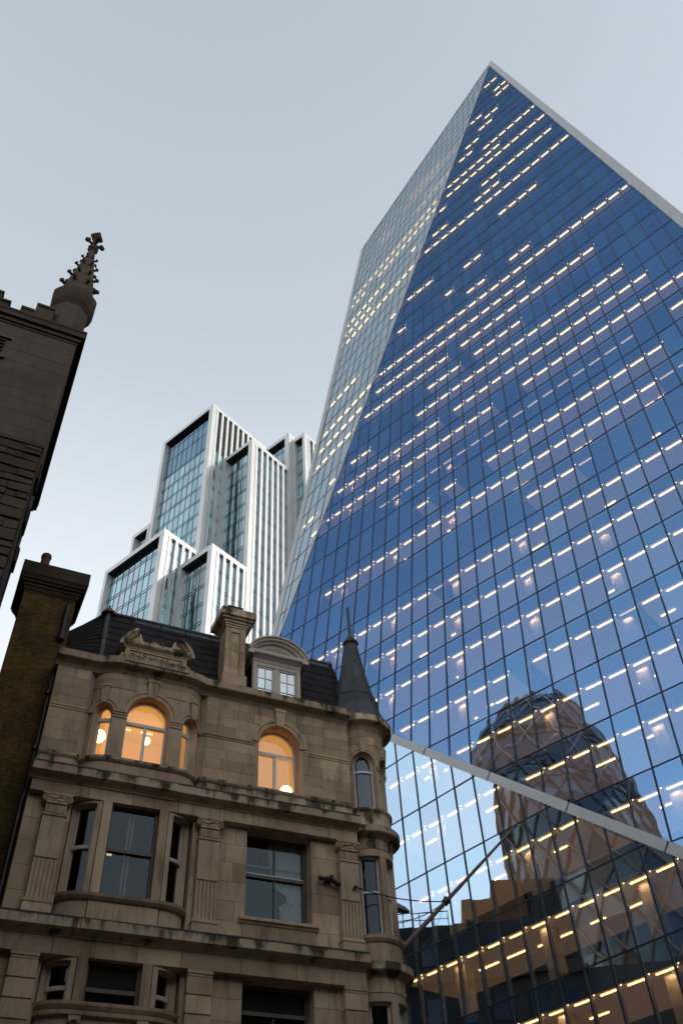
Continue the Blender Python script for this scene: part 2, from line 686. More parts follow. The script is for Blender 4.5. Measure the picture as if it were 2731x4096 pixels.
for t, (_, _, fa, pts, mat) in enumerate(cand):
    if t < 300:
        mb = MB()
        pane_into(mb, pts, fa.n)
        mb.build('glass_pane', [mat, M['mullion']], tower, fix=False)
    else:
        pane_into(rest.setdefault(mat.name, (MB(), mat, fa))[0], pts, fa.n)
for mb, mat, fa in rest.values():
    mb.build('glass_panes_beyond', [mat, M['mullion']], tower, fix=False, kind='stuff')

# mullions and transoms: dark bars standing a little proud of the glass
for fa, wm, wt in ((FM, 0.042, 0.026), (FL, 0.045, 0.030), (FF, 0.022, 0.016)):
    js = [p[1] for p in fa.poly]
    iz = [p[0] for p in fa.poly]
    for i in range(math.floor(min(iz)), math.ceil(max(iz)) + 1):
        seg = fa.line_i(i)
        if seg:
            mb = MB()
            t = (seg[1] - seg[0]).normalized()
            sd = t.cross(fa.n).normalized()
            mb.bar(seg[0] + UP, seg[1] + UP, sd, fa.n, -wm, wm, -0.10, 0.035)
            mb.build('mullion', M['mullion'], tower, fix=False)
    for j in range(math.floor(min(js)), math.ceil(max(js)) + 1):
        seg = fa.line_j(j)
        if seg:
            mb = MB()
            t = (seg[1] - seg[0]).normalized()
            sd = t.cross(fa.n).normalized()
            mb.bar(seg[0] + UP, seg[1] + UP, sd, fa.n, -wt, wt, -0.10, 0.028)
            mb.build('transom', M['mullion'], tower, fix=False)


# grey folded bands and edge trims, panel by panel
def strip_panels(name, f0, f1, zs, n0, n1, thick, gap=0.03):
    """panels between edge line f0(z) and f1(z), broken at each height in zs"""
    for a, b in zip(zs[:-1], zs[1:]):
        if abs(a - b) < 0.3:
            continue
        s = 1 if b > a else -1
        p = [f0(a + gap * s), f0(b - gap * s), f1(b - gap * s), f1(a + gap * s)]
        mb = MB()
        o0, o1 = n0 * thick, n1 * thick
        front = [p[0] + o0 + UP, p[1] + o0 + UP, p[2] + o1 + UP, p[3] + o1 + UP]
        back = [q - n * 0.35 + UP for q, n in zip(p, (n0, n0, n1, n1))]
        mb.hexa(back + front)
        mb.build(name, M['band'], tower)


lev = [Z0 - H * j for j in range(-27, 23)]     # from the top down
# fold between the main and the lower facet
dn_in = (N2.cross(EB)).normalized()
if dn_in.z > 0:
    dn_in = -dn_in
band_lo = lambda z: bnd(z) + dn_in * 0.47
up_in = (N1.cross(EB)).normalized()
if up_in.z < 0:
    up_in = -up_in
band_hi = lambda z: bnd(z) + up_in * 0.03
zs = [VX.z] + [z for z in lev if GZ < z < VX.z] + [GZ]
strip_panels('band_panel', band_hi, band_lo, zs, N1, N2, 0.10)
# thin trim on the ridge between the main and left facets
rn = (N1.cross(ER)).normalized()
rl = (N3.cross(ER)).normalized()
if rn.dot(D1) < 0:
    rn = -rn
if rl.dot(D3) > 0:
    rl = -rl
zs = [184.0] + [z for z in lev if VX.z < z < 184][::1] + [VX.z + 0.3]
strip_panels('ridge_trim', lambda z: rid(z) + rl * 0.34, lambda z: rid(z) + rn * 0.03, zs, N3, N1, 0.06)
# left outer edge
el = (TL - VX)
ltf = lambda z: VX + el * ((z - VX.z) / el.z)
li_ = (N3.cross(el.normalized())).normalized()
if li_.dot(D3) < 0:
    li_ = -li_
zs = [TL.z] + [z for z in lev if VX.z < z < TL.z] + [VX.z]
strip_panels('edge_trim', lambda z: ltf(z) - li_ * 0.35, lambda z: ltf(z) + li_ * 0.55, zs, N3, N3, 0.06)
# parapet down the right edge and thin coping on the top left
zs = [182.4] + [z for z in lev if GZ + 4 < z < 182] + [GZ + 4]
strip_panels('parapet_panel', lambda z: rout(z + 3.55), rinn, zs, N1, N1, 0.16)
mb = MB()
tp = (TL - rid(184.5)).normalized()
sd = tp.cross(N3).normalized()
mb.bar(rid(184.9) + UP, TL + UP + tp * 0.3, sd, N3, -0.2, 0.25, -0.4, 0.06)
mb.build('coping', M['band'], tower)
mb = MB()                                     # pointed cap where the edges meet
a, b, c = rid(184.2) + rl * 0.3, rinn(182.2), rout(185.9)
mb.add([a + UP + N1 * 0.1, b + UP + N1 * 0.16, c + UP + N1 * 0.16, rid(180.6) + UP + N1 * 0.1, a + UP - N1 * 0.5, b + UP - N1 * 0.5, c + UP - N1 * 0.5, rid(180.6) + UP - N1 * 0.5],
       [(0, 3, 1, 2), (0, 4, 7, 3), (3, 7, 5, 1), (1, 5, 6, 2), (2, 6, 4, 0), (4, 6, 5, 7)])
mb.build('apex_cap', M['band'], tower)

# rear: the two faces that close the body behind
mb = MB()
bk = V3(0.62, 0.78, 0) * 24.0
ra, rb = rout(185.5) - N1 * 0.3, rout(GZ) - N1 * 0.3
la, lb = TL - N3 * 0.3, LB0 - N2 * 0.3
vv = VX - N3 * 0.3
mb.poly([ra + UP, rb + UP, rb + bk + UP, ra + bk * 0.2 + UP])
mb.poly([la + UP, vv + UP, vv + bk + UP, la + bk * 0.4 + UP])
mb.poly([vv + UP, lb + UP, lb + bk + UP, vv + bk + UP])
mb.poly([ra + UP, ra + bk * 0.2 + UP, la + bk * 0.4 + UP, la + UP])
mb.poly([ra + bk * 0.2 + UP, rb + bk + UP, vv + bk + UP, la + bk * 0.4 + UP])
mb.poly([rb + bk + UP, lb + bk + UP, vv + bk + UP])
mb.build('rear_facade', M['core'], tower)

# floors: a slab at every storey, with the ceiling under it
SPAN = 1.05                                    # floor level down to the ceiling


def outline(z):
    p = []
    if z > VX.z:
        if z < TL.z:
            p.append((ltf(z), I3))
        elif z < 184:
            e = rid(184.5)
            t = (z - TL.z) / (e.z - TL.z)
            p.append((TL + (e - TL) * t, I3))
        p.append((rid(z), I1))
    else:
        p.append((plane_pt(N2, bnd(20.0), D2, (VX.dot(D2) - 1.4 * min(1, (VX.z - z) / 40)), z), I2))
        p.append((bnd(z), I1))
    p.append((rinn(z), I1))
    return p


for j in range(-25, 22):
    z1 = Z0 - H * j
    zb = z1 - SPAN
    mb = MB()
    fr, bk_ = [], []
    o1 = outline(z1)
    o2 = outline(zb)
    if len(o1) != len(o2) or z1 > 181:
        continue
    T, B = [], []
    for (p, n), (q, _) in zip(o1, o2):
        T.append((p + n * 0.22 + UP, p + n * 5.5 + UP))
        B.append((q + n * 0.22 + UP, q + n * 5.5 + UP))
    for k in range(len(T) - 1):
        a, b = k, k + 1
        if len(T) == 3 and z1 < VX.z and k < 2:
            dz = V3(0, 0, LZ if k == 0 else -LZ)
            for R_ in (T, B):
                R_[0], R_[1] = ((R_[0][0] + dz, R_[0][1] + dz), (R_[1][0] + dz, R_[1][1] + dz)) if k == 0 else (R_[0], (R_[1][0] + dz, R_[1][1] + dz))
        mb.poly([T[a][0], T[b][0], T[b][1], T[a][1]])
        mb.poly([B[a][0], B[b][0], B[b][1], B[a][1]], 1)
        mb.poly([T[a][0], T[b][0], B[b][0], B[a][0]])
        if j > -25:                            # core wall from this ceiling down to the next floor
            zn = z1 - H
            on = outline(zn)
            if len(on) == len(o1):
                mb.poly([B[a][1], B[b][1], on[b][0] + on[b][1] * 5.5 + UP, on[a][0] + on[a][1] * 5.5 + UP], 2)
    mb.build('floor_slab', [M['slab'], M['soffit'], M['core']], tower, fix=False)

# lit rows: (storey, first bay, last bay, dim)
ROW_M=[(-23,-5,-4,0),(-21,-4,-3,0),(-20,-4,-3,0),(-19,-8,-7,0),(-18,-6,-5,0),(-17,-7,-6,0),(-16,-9,-8,0),(-14,-7,-1,0),(-15,-10,-9,0),(-13,-12,-6,0),(-12,-12,-1,0),(-10,-8,0,0),(-9,-9,-7,0),(-11,-14,-13,0),(-9,-14,-13,0),(-8,-15,0,0),(-6,-7,-4,0),(-1,-20,2,0),(-2,-7,-6,0),(-4,-11,-10,0),(-3,-13,-13,0),(-2,-11,-10,0),(-5,-17,-15,0),(-3,-18,-18,0),(0,-20,-7,0),(1,-22,-14,0),(1,-12,-2,0),(2,-15,-13,0),(2,-11,-8,0),(3,-16,-1,0),(3,-22,-21,0),(4,-23,-15,0),(4,-13,0,0),(5,-24,-11,0),(5,-8,2,0),(6,-19,-2,1),(6,1,1,0),(7,-16,-16,0),(7,-14,-14,0),(7,-11,-1,0),(8,-23,-2,0),(8,-1,0,1),(9,-9,-7,0),(9,-6,-6,1),(10,-23,-16,0),(10,-15,-15,1),(10,-14,-2,0),(11,-19,-2,0),(12,-19,-3,0),(13,-17,-12,0),(13,-10,-7,0),(13,-6,-6,1),(13,-5,-4,0),(14,-14,-5,0),(15,-11,-5,0),(16,-8,-6,0)]
ROW_L=[(14,-1,1,0),(15,-1,4,0),(16,0,7,0),(17,-1,10,0),(18,3,9,0)]
ROW_F=[(-19,7,12,0),(-18,6,16,0),(-15,9,14,0),(-16,10,11,0),(-12,9,12,0),(-16,-2,2,1),(-18,1,2,0),(-17,2,4,0),(-13,-2,12,0),(-12,3,9,0),(-8,-1,9,0),(-10,-2,4,0),(-12,-2,0,0),(-9,-2,2,0),(-10,9,9,0),(-5,7,7,0),(-3,-1,2,0),(-1,-1,5,0),(0,-1,4,0),(1,-1,3,0),(3,2,2,0),(4,-1,0,0),(5,1,1,0)]
strips, ceils, spots, cols, fins = [], [], [], [], []


def inside(fa, i, j):
    """is the lattice point inside the facet's outline"""
    sg = 0
    for k, p in enumerate(fa.poly):
        q = fa.poly[(k + 1) % len(fa.poly)]
        c = (q[0] - p[0]) * (j - p[1]) - (q[1] - p[1]) * (i - p[0])
        if sg and c * sg < 0:
            return False
        sg = sg or c
    return True


rng = random.Random(11)


def hz(fa, inn, i, j, dz, inset):
    """point behind facet fa: bay coordinate i, storey j, dz below the storey's top, inset from the glass"""
    p = fa.at(i, j + dz / H)
    return p + inn * inset + UP


for rows, fa, inn, lo, hi, cs in ((ROW_M, FM, I1, 0.16, 0.88, 4), (ROW_L, FL, I2, 0.16, 0.88, 4), (ROW_F, FF, I3, -0.36, 0.25, 0)):
    imin = lambda j: min(p[0] for p in fa.poly)
    for j, a, b, dim in rows:
        for i in range(a, b + 1):
            p, q = hz(fa, inn, i + lo, j, SPAN + 0.05, 0.5), hz(fa, inn, i + hi, j, SPAN + 0.05, 0.5)
            seg = fa.line_j(j + (SPAN + 0.05) / H)
            if not seg:
                continue
            s0, s1 = fa.ij(seg[0])[0], fa.ij(seg[1])[0]
            s0, s1 = min(s0, s1), max(s0, s1)
            if i + hi < s0 + 0.25 or i + lo > s1 - 0.35:
                continue
            if i + lo < s0 + 0.12:
                p = hz(fa, inn, s0 + 0.12, j, SPAN + 0.05, 0.5)
            if i + hi > s1 - 0.12:
                q = hz(fa, inn, s1 - 0.12, j, SPAN + 0.05, 0.5)
            strips.append((p, q, fa, inn, dim))
            if not dim:
                ceils.append((hz(fa, inn, max(i, s0 + 0.05), j, SPAN + 0.012, 0.26), hz(fa, inn, min(i + 1, s1 - 0.05), j, SPAN + 0.012, 0.26), inn))
                spots.append(hz(fa, inn, i + hi + (0.17 if cs else 0.42), j, SPAN + 0.03, 0.22 if cs else 0.5))
            if not dim and cs and inside(fa, i - .05, j + 1.0) and inside(fa, i + .05, j + 1.0) and inside(fa, i, j + .2):
                fins.append((fa, inn, i, j))
            if cs and inside(fa, i + .9, j + .98) and inside(fa, i + 1.6, j + .98) and (i + 3) % 4 == 0 and (fa is FM or i in (1, 5, 9)):
                cols.append((fa, inn, i + 1.27 if fa is FM else i + 0.4, j))
# extra luminaires deeper in the rooms: (storey, bay coordinate, depth, length)
DEEP = [(8, -9.9, 2.03, .5), (8, -9.35, 2.03, .75), (10, -9.3, 2.2, .95), (13, -14.0, 2.9, .5), (12, -14.4, 2.5, .7), (13, -12.3, 2.5, 1.0), (15, -8.2, 2.2, 1.2),
        (11, -16.5, 2.5, .9), (11, -14.3, 2.2, 1.1), (13, -12.9, 2.4, .5), (12, -14.0, 2.6, .4), (8, -18.1, 2.0, .5), (8, -17.6, 2.0, .4), (8, -13.8, 1.9, .5), (8, -14.3, 1.9, .5),
        (15, -6.1, 1.7, .9), (16, -6.2, 1.9, 1.1), (8, -6.0, 2.0, .7), (8, -5.4, 2.0, .5), (10, -5.3, 2.2, .8), (8, -1.9, 2.0, .7), (8, -1.3, 2.0, .5), (9, -2.2, 2.0, .6),
        (12, -6.2, 2.3, .9), (13, -4.4, 2.3, .9), (14, -8.3, 2.2, 1.0), (14, -5.9, 2.2, 1.0), (6, -9.4, 1.8, .3), (6, -13.3, 1.8, .3), (7, -9.0, 1.9, .4)]
DEEPL = [(14, 0.7, 1.6, .5), (14, 1.6, 1.9, .2), (15, 0.3, 1.9, .9), (15, 3.6, 2.0, .9), (16, 0.6, 2.0, .8), (16, 3.4, 2.0, .8), (16, 6.2, 2.2, .9), (17, 2.0, 2.4, 1.4), (17, 3.3, 2.4, 1.5),
         (17, 4.6, 2.6, 1.2), (17, 5.4, 2.6, .9), (17, 6.8, 2.6, .9), (17, 8.3, 2.7, .9), (18, 1.5, 2.6, 1.2), (18, 2.6, 2.4, 1.1), (18, 6.0, 2.6, 1.1)]
for tab, fa, inn in ((DEEP, FM, I1), (DEEPL, FL, I2)):
    for j, i, dpt, ln in tab:
        h = ln / 2 / W1
        strips.append((hz(fa, inn, i - h, j, SPAN + 0.05, dpt), hz(fa, inn, i + h, j, SPAN + 0.05, dpt), fa, inn, 0))

strips.sort(key=lambda s: (not in_view((s[0] + s[1]) / 2), ((s[0] + s[1]) / 2).length))
shared = {}
far = {0: MB(), 1: MB()}
for t, (p, q, fa, inn, dim) in enumerate(strips):
    L = (q - p).length
    if L < 0.05:
        continue
    sd = inn
    c = (p + q) / 2
    if t < 300:
        key = (id(fa), round(L, 2), dim)
        me = shared.get(key)
        if me is None:
            mb = MB()
            h = (q - p) * 0.5
            mb.bar(-h, h, sd, V3(0, 0, 1), -0.038, 0.038, -0.025, 0.03)
            me = shared[key] = mb.mesh('light_strip', M['strip_dim'] if dim else M['strip'])
        link('light_strip', me, tower, loc=c)
    else:
        far[dim].bar(p, q, inn, V3(0, 0, 1), -0.045, 0.045, -0.025, 0.03)
far[0].build('light_strips_beyond', M['strip'], tower, fix=False, kind='stuff')
far[1].build('dim_light_strips_beyond', M['strip_dim'], tower, fix=False, kind='stuff')
mb = MB()
for p, q, inn in ceils:
    mb.poly([p, q, q + inn * 4.6, p + inn * 4.6])
mb.build('glow_ceiling', M['glow_ceiling'], tower, fix=False, kind='stuff')
mb = MB()
for p in spots:
    mb.box(p.x - 0.018, p.x + 0.018, p.y - 0.018, p.y + 0.018, p.z - 0.02, p.z + 0.02)
mb.build('downlights', M['down'], tower, fix=False, kind='stuff')
mb = MB()
for fa, inn, i, j in fins:
    a, b = hz(fa, inn, i, j, SPAN, 0.05), hz(fa, inn, i, j, H - 0.1, 0.05)
    mb.bar(a, b, fa.ei.normalized(), inn, -0.035, 0.035, 0.05, 0.20)
mb.build('inner_mullions', M['inner_mullion'], tower, fix=False, kind='stuff')
lamp, lips = MB(), MB()
for fa, inn, i, j in cols:
    mb = MB()
    a, b = hz(fa, inn, i, j, SPAN, 1.05), hz(fa, inn, i, j, H, 1.05)
    b = V3(a.x, a.y, b.z)
    mb.bar(a, b, fa.ei.normalized(), inn, -0.36, 0.36, 0.0, 0.6)
    mb.build('column', M['column'], tower, fix=False)
    c = a - inn * 0.14 + V3(0, 0, -0.02)
    e_ = fa.ei.normalized() * 0.20
    lamp.bar(c - e_, c + e_, inn, V3(0, 0, 1), -0.02, 0.03, -0.005, 0.015)
    lips.bar(c - e_ * 1.1, c + e_ * 1.1, inn, V3(0, 0, 1), -0.040, -0.026, -0.085, 0.02)
lips.build('lamp_shields', M['inner_mullion'], tower, fix=False, kind='stuff')
lamp.build('column_downlights', M['col_down'], tower, fix=False, kind='stuff')
mb = MB()                                      # red screen in a low room
a, b = hz(FL, I2, 7.6, 18, 2.7, 1.4), hz(FL, I2, 8.7, 18, 2.7, 1.4)
mb.bar(a, b, I2, V3(0, 0, 1), 0, 0.06, -1.3, 0.0)
mb.build('red_screen', M['red_screen'], tower)
# ------------------------------------------------------------------ the stepped office tower
TO = V3(-25.473, 107.73, 0)
LH = V3(-0.79601, 0.60528, 0)
RH = V3(0.60528, 0.79601, 0)


def tp(l, r, z):
    return TO + LH * l + RH * r + V3(0, 0, z + EYE)


M['cladding'] = solid('white_metal_cladding', (0.74, 0.74, 0.72), 0.38, 0.35, 0.07, 0.4)
M['t_glass'] = glass('teal_glass', (0.40, 0.55, 0.60), (0.18, 0.22, 0.20), wave=0.012, wscale=0.35, vary=0.16)
M['t_blue'] = glass('dark_blue_plant_glass', (0.22, 0.33, 0.42), (0.05, 0.07, 0.09), wave=0.01, wscale=0.35, vary=0.06)
M['t_bar'] = solid('dark_glazing_bar', (0.02, 0.035, 0.045), 0.4, 0.3)
M['louvre'] = solid('black_louvre', (0.012, 0.010, 0.010), 0.6)
M['t_room'] = solid('pale_blind_room', (0.42, 0.47, 0.44), 0.8, var=0.25, scale=0.15)
M['t_lamp'] = emit('tower_ceiling_lamp', (1.0, 0.72, 0.35), 9.0)

stower = thing('stepped_office_tower', 'white framed stepped office tower of teal glass behind the slate roof', 'office tower', (-25, 108, 0))
pane_budget = [290]


def tower_block(l0, l1, r0, r1, zt, zvis, left_tr, right_tr, plant=0, louvre=0, pw=1.15, mull0=0.95, nb=None, fin0=0.7, lp=0.85):
    """one box of the tower: framed left face in plane r0, finned right face in plane l0"""
    mb = MB()                                  # solid body a little inside the faces, down to the ground
    mb.box(l0 + 0.95, l1 - 0.05, r0 + 1.35, r1, GZ, zt - 0.35, P=lambda a, b, c: tuple(tp(a, b, c)))
    blk = mb.build('tower_block', M['t_room'], stower)

    def part(mb_, nm, mt, **k):
        return mb_.build(nm, mt, blk, fix=False, **k)
    fr = MB()                                  # beam along the top, corner pillars, roof rim
    B = lambda a, b, c, d, e, f, mi=0: fr.box(a, b, c, d, e, f, mi, P=lambda x, y_, z: tuple(tp(x, y_, z)))
    zj = [zt] + [zt - 1.05 - 3.87 * k for k in range(0, int((zt - zvis) / 3.87) + 2)] + [GZ]
    for a, b in zip(zj[:-1], zj[1:]):          # corner pillar and left pillar, storey by storey
        B(l0, l0 + pw, r0, r0 + 1.0, b + 0.03, a)
        B(l1 - lp, l1, r0, r0 + 1.3, b + 0.03, a)
    n = max(1, round((l1 - l0 - pw - lp) / 3.0))
    for k in range(n):
        a = l0 + pw + (l1 - l0 - pw - lp) * k / n
        b = l0 + pw + (l1 - l0 - pw - lp) * (k + 1) / n
        B(a + 0.015, b - 0.015, r0, r0 + 1.0, zt - 1.04, zt)
    nr = max(1, round((r1 - r0 - 1.0) / 3.07))
    for k in range(nr):
        a = r0 + 1.0 + (r1 - r0 - 1.0) * k / nr
        b = r0 + 1.0 + (r1 - r0 - 1.0) * (k + 1) / nr
        B(l0, l0 + 0.75, a + 0.015, b - 0.015, zt - 1.05, zt)
    part(fr, 'frame', M['cladding'])
    sf = MB()
    sf.box(l0 + pw, l1 - lp, r0 + 0.02, r0 + 1.3, zt - 1.05, zt - 1.042, P=lambda x, y_, z: tuple(tp(x, y_, z)))
    part(sf, 'soffit', M['louvre'])
    # left face: glazing set back in the frame
    gr = r0 + 0.9
    xs = [l0 + pw]
    k = l0 + pw + mull0
    while k < l1 - lp - 0.3:
        xs.append(k)
        k += 1.515
    xs.append(l1 - lp)
    zs_ = [zt - 1.05] + list(left_tr)
    while zs_[-1] > zvis:
        zs_.append(zs_[-1] - 3.87)
    bulk = MB()
    for a, b in zip(zs_[:-1], zs_[1:]):
        kf = zs_.index(a)
        for x0, x1 in zip(xs[:-1], xs[1:]):
            pts = [tp(x0 + .03, gr, b + .03), tp(x1 - .03, gr, b + .03), tp(x1 - .03, gr, a - .03), tp(x0 + .03, gr, a - .03)]
            c = sum(pts, Vector()) / 4
            tx, ty = random.gauss(0, .005), random.gauss(0, .005)
            pts = [p - RH * (tx * (p - c).dot(LH) + ty * (p - c).z) for p in pts]
            gm = M['t_blue'] if kf < plant else M['t_glass']
            one = MB() if pane_budget[0] > 0 and in_view(c) else None
            t = one or bulk
            t.poly(pts, 0)
            bk_ = [p + RH * 0.06 for p in pts]
            for q in range(4):
                t.poly([pts[q], pts[(q + 1) % 4], bk_[(q + 1) % 4], bk_[q]], 1)
            if one:
                pane_budget[0] -= 1
                part(one, 'glass_pane', [gm, M['t_bar']])
    part(bulk, 'glass_panes_beyond', [M['t_glass'], M['t_bar']], kind='stuff')
    gb = MB()
    Pb = lambda x, y_, z: tuple(tp(x, y_, z))
    for x in xs[1:-1]:
        gb.box(x - .035, x + .035, gr - .06, gr + .1, zs_[-1], zs_[0], P=Pb)
    for kf, z in enumerate(zs_[1:]):
        gb.box(xs[0], xs[-1], gr - .045, gr + .1, z - .05, z + .05, P=Pb)
        if kf + 1 >= plant or not plant:
            gb.box(xs[0], xs[-1], gr - .045, gr + .1, z + .52, z + .60, P=Pb)
            gb.box(xs[0], xs[-1], gr + .02, gr + .1, z + .05, z + .52, P=Pb)
    part(gb, 'glazing_bars', M['t_bar'], kind='stuff')
    ls = MB()
    ls.box(l0 + pw, l1 - lp, gr + 0.05, gr + 0.3, GZ, zs_[-1], P=Pb)
    part(ls, 'lower_glazing', M['t_glass'], kind='stuff')
    # right face: white fins with narrow glass between
    rs = [r0 + fin0]
    while rs[-1] + 1.535 < r1:
        rs.append(rs[-1] + 1.535)
    gl = l0 + 0.42
    zr = [zt - 1.05] + list(right_tr)
    while zr[-1] > zvis:
        zr.append(zr[-1] - 3.87)
    cp = MB()
    for a, b in zip(zj[:-1], zj[1:]):
        cp.box(l0, l0 + 0.75, r0 + 1.0, r0 + fin0, b + .03, a, P=Pb) if fin0 > 1.0 else None
    part(cp, 'corner_pillar', M['cladding'])
    bulk = MB()
    for r_ in rs:
        a0, a1 = (r_, r_ + 0.36) if r_ == rs[0] else (r_ + 0.02, r_ + 0.945)
    fe = r0 + fin0
    first = True
    bars = MB()
    while fe < r1 - 0.3:
        w_ = 0.40 if first else 0.94
        a0, a1 = fe, min(fe + w_, r1)
        for kf, (a, b) in enumerate(zip(zr[:-1], zr[1:])):
            mi = 1 if (louvre and a > louvre + 0.5) else 0
            pts = [tp(gl, a1, b), tp(gl, a0, b), tp(gl, a0, a), tp(gl, a1, a)]
            c = sum(pts, Vector()) / 4
            tx = random.gauss(0, .004)
            pts = [p - LH * (tx * (p - c).z) for p in pts]
            bulk.poly(pts, mi)
            if not mi:
                bars.box(gl - .03, gl + .06, a0, a1, b - .05, b + .05, P=Pb)
                bars.box(gl - .03, gl + .06, a0, a1, b + .50, b + .58, P=Pb)
        if a1 < r1 - 0.05:
            fm = MB()
            b1 = min(a1 + 0.595, r1)
            for a, b in zip(zj[1:-1], zj[2:]):
                fm.box(l0 - 0.0, l0 + 0.75, a1, b1, b + .03, a, P=Pb)
            part(fm, 'fin', M['cladding'])
        fe = a1 + 0.595
        first = False
    part(bulk, 'narrow_glass', [M['t_glass'], M['louvre']], kind='stuff')
    part(bars, 'glazing_bars', M['t_bar'], kind='stuff')
    rf = MB()
    rf.box(l0 + 0.7, l1 - 0.02, r0 + 0.95, r1 - 0.02, zt - 0.35, zt - 0.2, P=Pb)
    part(rf, 'roof_deck', M['cladding'])
    return blk


tower_block(0, 15.75, 0, 26, 152.46, 100, [148.65, 145.2, 139.5, 135.65], [138.5, 134.65], plant=3, louvre=138.5)
tower_block(-7.88, 0, 4.2, 15.0, 137.6, 86, [132.05], [133.1, 129.2], fin0=0.72, pw=1.0, mull0=1.0, lp=0.5)
tower_block(0, 15.6, -7.86, 0, 108.1, 78, [104.3, 100.5], [103.5, 99.7], fin0=0.72, lp=0.75)
tower_block(-7.88, 0, -3.8, 4.2, 102.1, 72, [98.3, 94.5], [97.2, 93.35], fin0=0.72, pw=1.0, mull0=1.0, lp=0.6)
tower_block(-7.88, 2.0, 15.0, 26, 149.9, 118, [146.0, 142.2], [146, 142.1], fin0=0.72, pw=1.2, mull0=1.5, lp=0.5)
tower_block(-11.25, -7.88, 16.2, 26, 148.2, 112, [144.4, 140.5], [144.2, 140.3], fin0=0.75, pw=0.62, mull0=1.0, lp=0.55)
tower_block(17.4, 22.6, 1.0, 12, 128.6, 108, [124.8], [124.6], fin0=0.7, pw=0.5, mull0=1.2, lp=0.75)
for l, r, z in ((-2.0, -1.9, 79.5), (-4.6, -1.9, 79.4), (-6.1, -1.9, 79.8), (-3.6, -1.9, 78.9), (-7.2, 12.0, 86.0), (-7.0, -0.1, 92.6)):
    mb = MB()
    mb.ball(tp(l, r, z), 0.10)
    mb.build('ceiling_lamp', M['t_lamp'], stower)
# ------------------------------------------------------------------ the stone corner building
def PF(a, b, c):
    return tuple(fp(a, b, c))


stoneb = thing('stone_corner_building', 'ornate brown stone corner building with arched lit attic windows and slate roof', 'building', tuple(fp(6.5, -4, GZ)))


def sp(mb, name, mat, parent=None, **k):
    return mb.build(name, mat, parent or stoneb, **k)


def fbox(u0, u1, w0, w1, z0, z1, name, mat, parent=None, bev=0.0, **k):
    mb = MB()
    mb.box(u0, u1, w0, w1, z0, z1, P=PF)
    return sp(mb, name, mat, parent, **k)


# ---- surfaces that can be flat or bent in plan
class Surf:
    def __init__(s, path):                     # path: [(u, w)] with growing u; outward is +w
        s.p = path
        s.L = [0.0]
        for a, b in zip(path[:-1], path[1:]):
            s.L.append(s.L[-1] + math.hypot(b[0] - a[0], b[1] - a[1]))
        s.n = []
        for i in range(len(path)):
            a, b = path[max(i - 1, 0)], path[min(i + 1, len(path) - 1)]
            d = math.hypot(b[0] - a[0], b[1] - a[1])
            s.n.append((-(b[1] - a[1]) / d, (b[0] - a[0]) / d))

    def at(s, a, z, dep=0.0):
        i = 0
        while i < len(s.L) - 2 and a > s.L[i + 1]:
            i += 1
        t = (a - s.L[i]) / (s.L[i + 1] - s.L[i])
        p, q = s.p[i], s.p[i + 1]
        tt = min(max(t, 0), 1)
        n = [s.n[i][k] + (s.n[i + 1][k] - s.n[i][k]) * tt for k in (0, 1)]
        m = math.hypot(*n)
        u = p[0] + (q[0] - p[0]) * t - n[0] / m * dep
        w = p[1] + (q[1] - p[1]) * t - n[1] / m * dep
        return tuple(fp(u, w, z))


def flat(u0, u1, w):
    return Surf([(u0, w), (u1, w)])


def arc_path(uc, wc, R, f0, f1, n):
    return [(uc + R * math.sin(math.radians(f0 + (f1 - f0) * k / n)), wc + R * math.cos(math.radians(f0 + (f1 - f0) * k / n))) for k in range(n + 1)]


def bow(u0, u1, uc0, uc1, wb, wf, n=6):
    """bay plan: curved flank, flat middle, curved flank"""
    p = []
    for k in range(n + 1):
        t = k / n * math.pi / 2
        p.append((u0 + (uc0 - u0) * (1 - math.cos(t)), wb + (wf - wb) * math.sin(t)))
    for k in range(n + 1):
        t = k / n * math.pi / 2
        p.append((uc1 + (u1 - uc1) * math.sin(t), wb + (wf - wb) * math.cos(t)))
    return p


def sweep(path, prof, mb, mi=0, caps=True):
    """profile [(out, z)] carried along a plan path"""
    n = len(path)
    rings = []
    for i in range(n):
        a, b, c = path[max(i - 1, 0)], path[i], path[min(i + 1, n - 1)]
        d1 = (b[0] - a[0], b[1] - a[1]) if i else (c[0] - b[0], c[1] - b[1])
        d2 = (c[0] - b[0], c[1] - b[1]) if i < n - 1 else d1
        l1, l2 = math.hypot(*d1), math.hypot(*d2)
        n1, n2 = (-d1[1] / l1, d1[0] / l1), (-d2[1] / l2, d2[0] / l2)
        m = (n1[0] + n2[0], n1[1] + n2[1])
        k = max(m[0] * n1[0] + m[1] * n1[1], 0.7)
        m = (m[0] / k, m[1] / k)
        rings.append([fp(b[0] + m[0] * o, b[1] + m[1] * o, z) for o, z in prof])
    mb.rings(rings, mi, caps)


def arch_top(a0, a1, zs, n=14):
    c, r = (a0 + a1) / 2, (a1 - a0) / 2
    return [(c - r * math.cos(math.pi * k / n), zs + r * math.sin(math.pi * k / n)) for k in range(n + 1)]


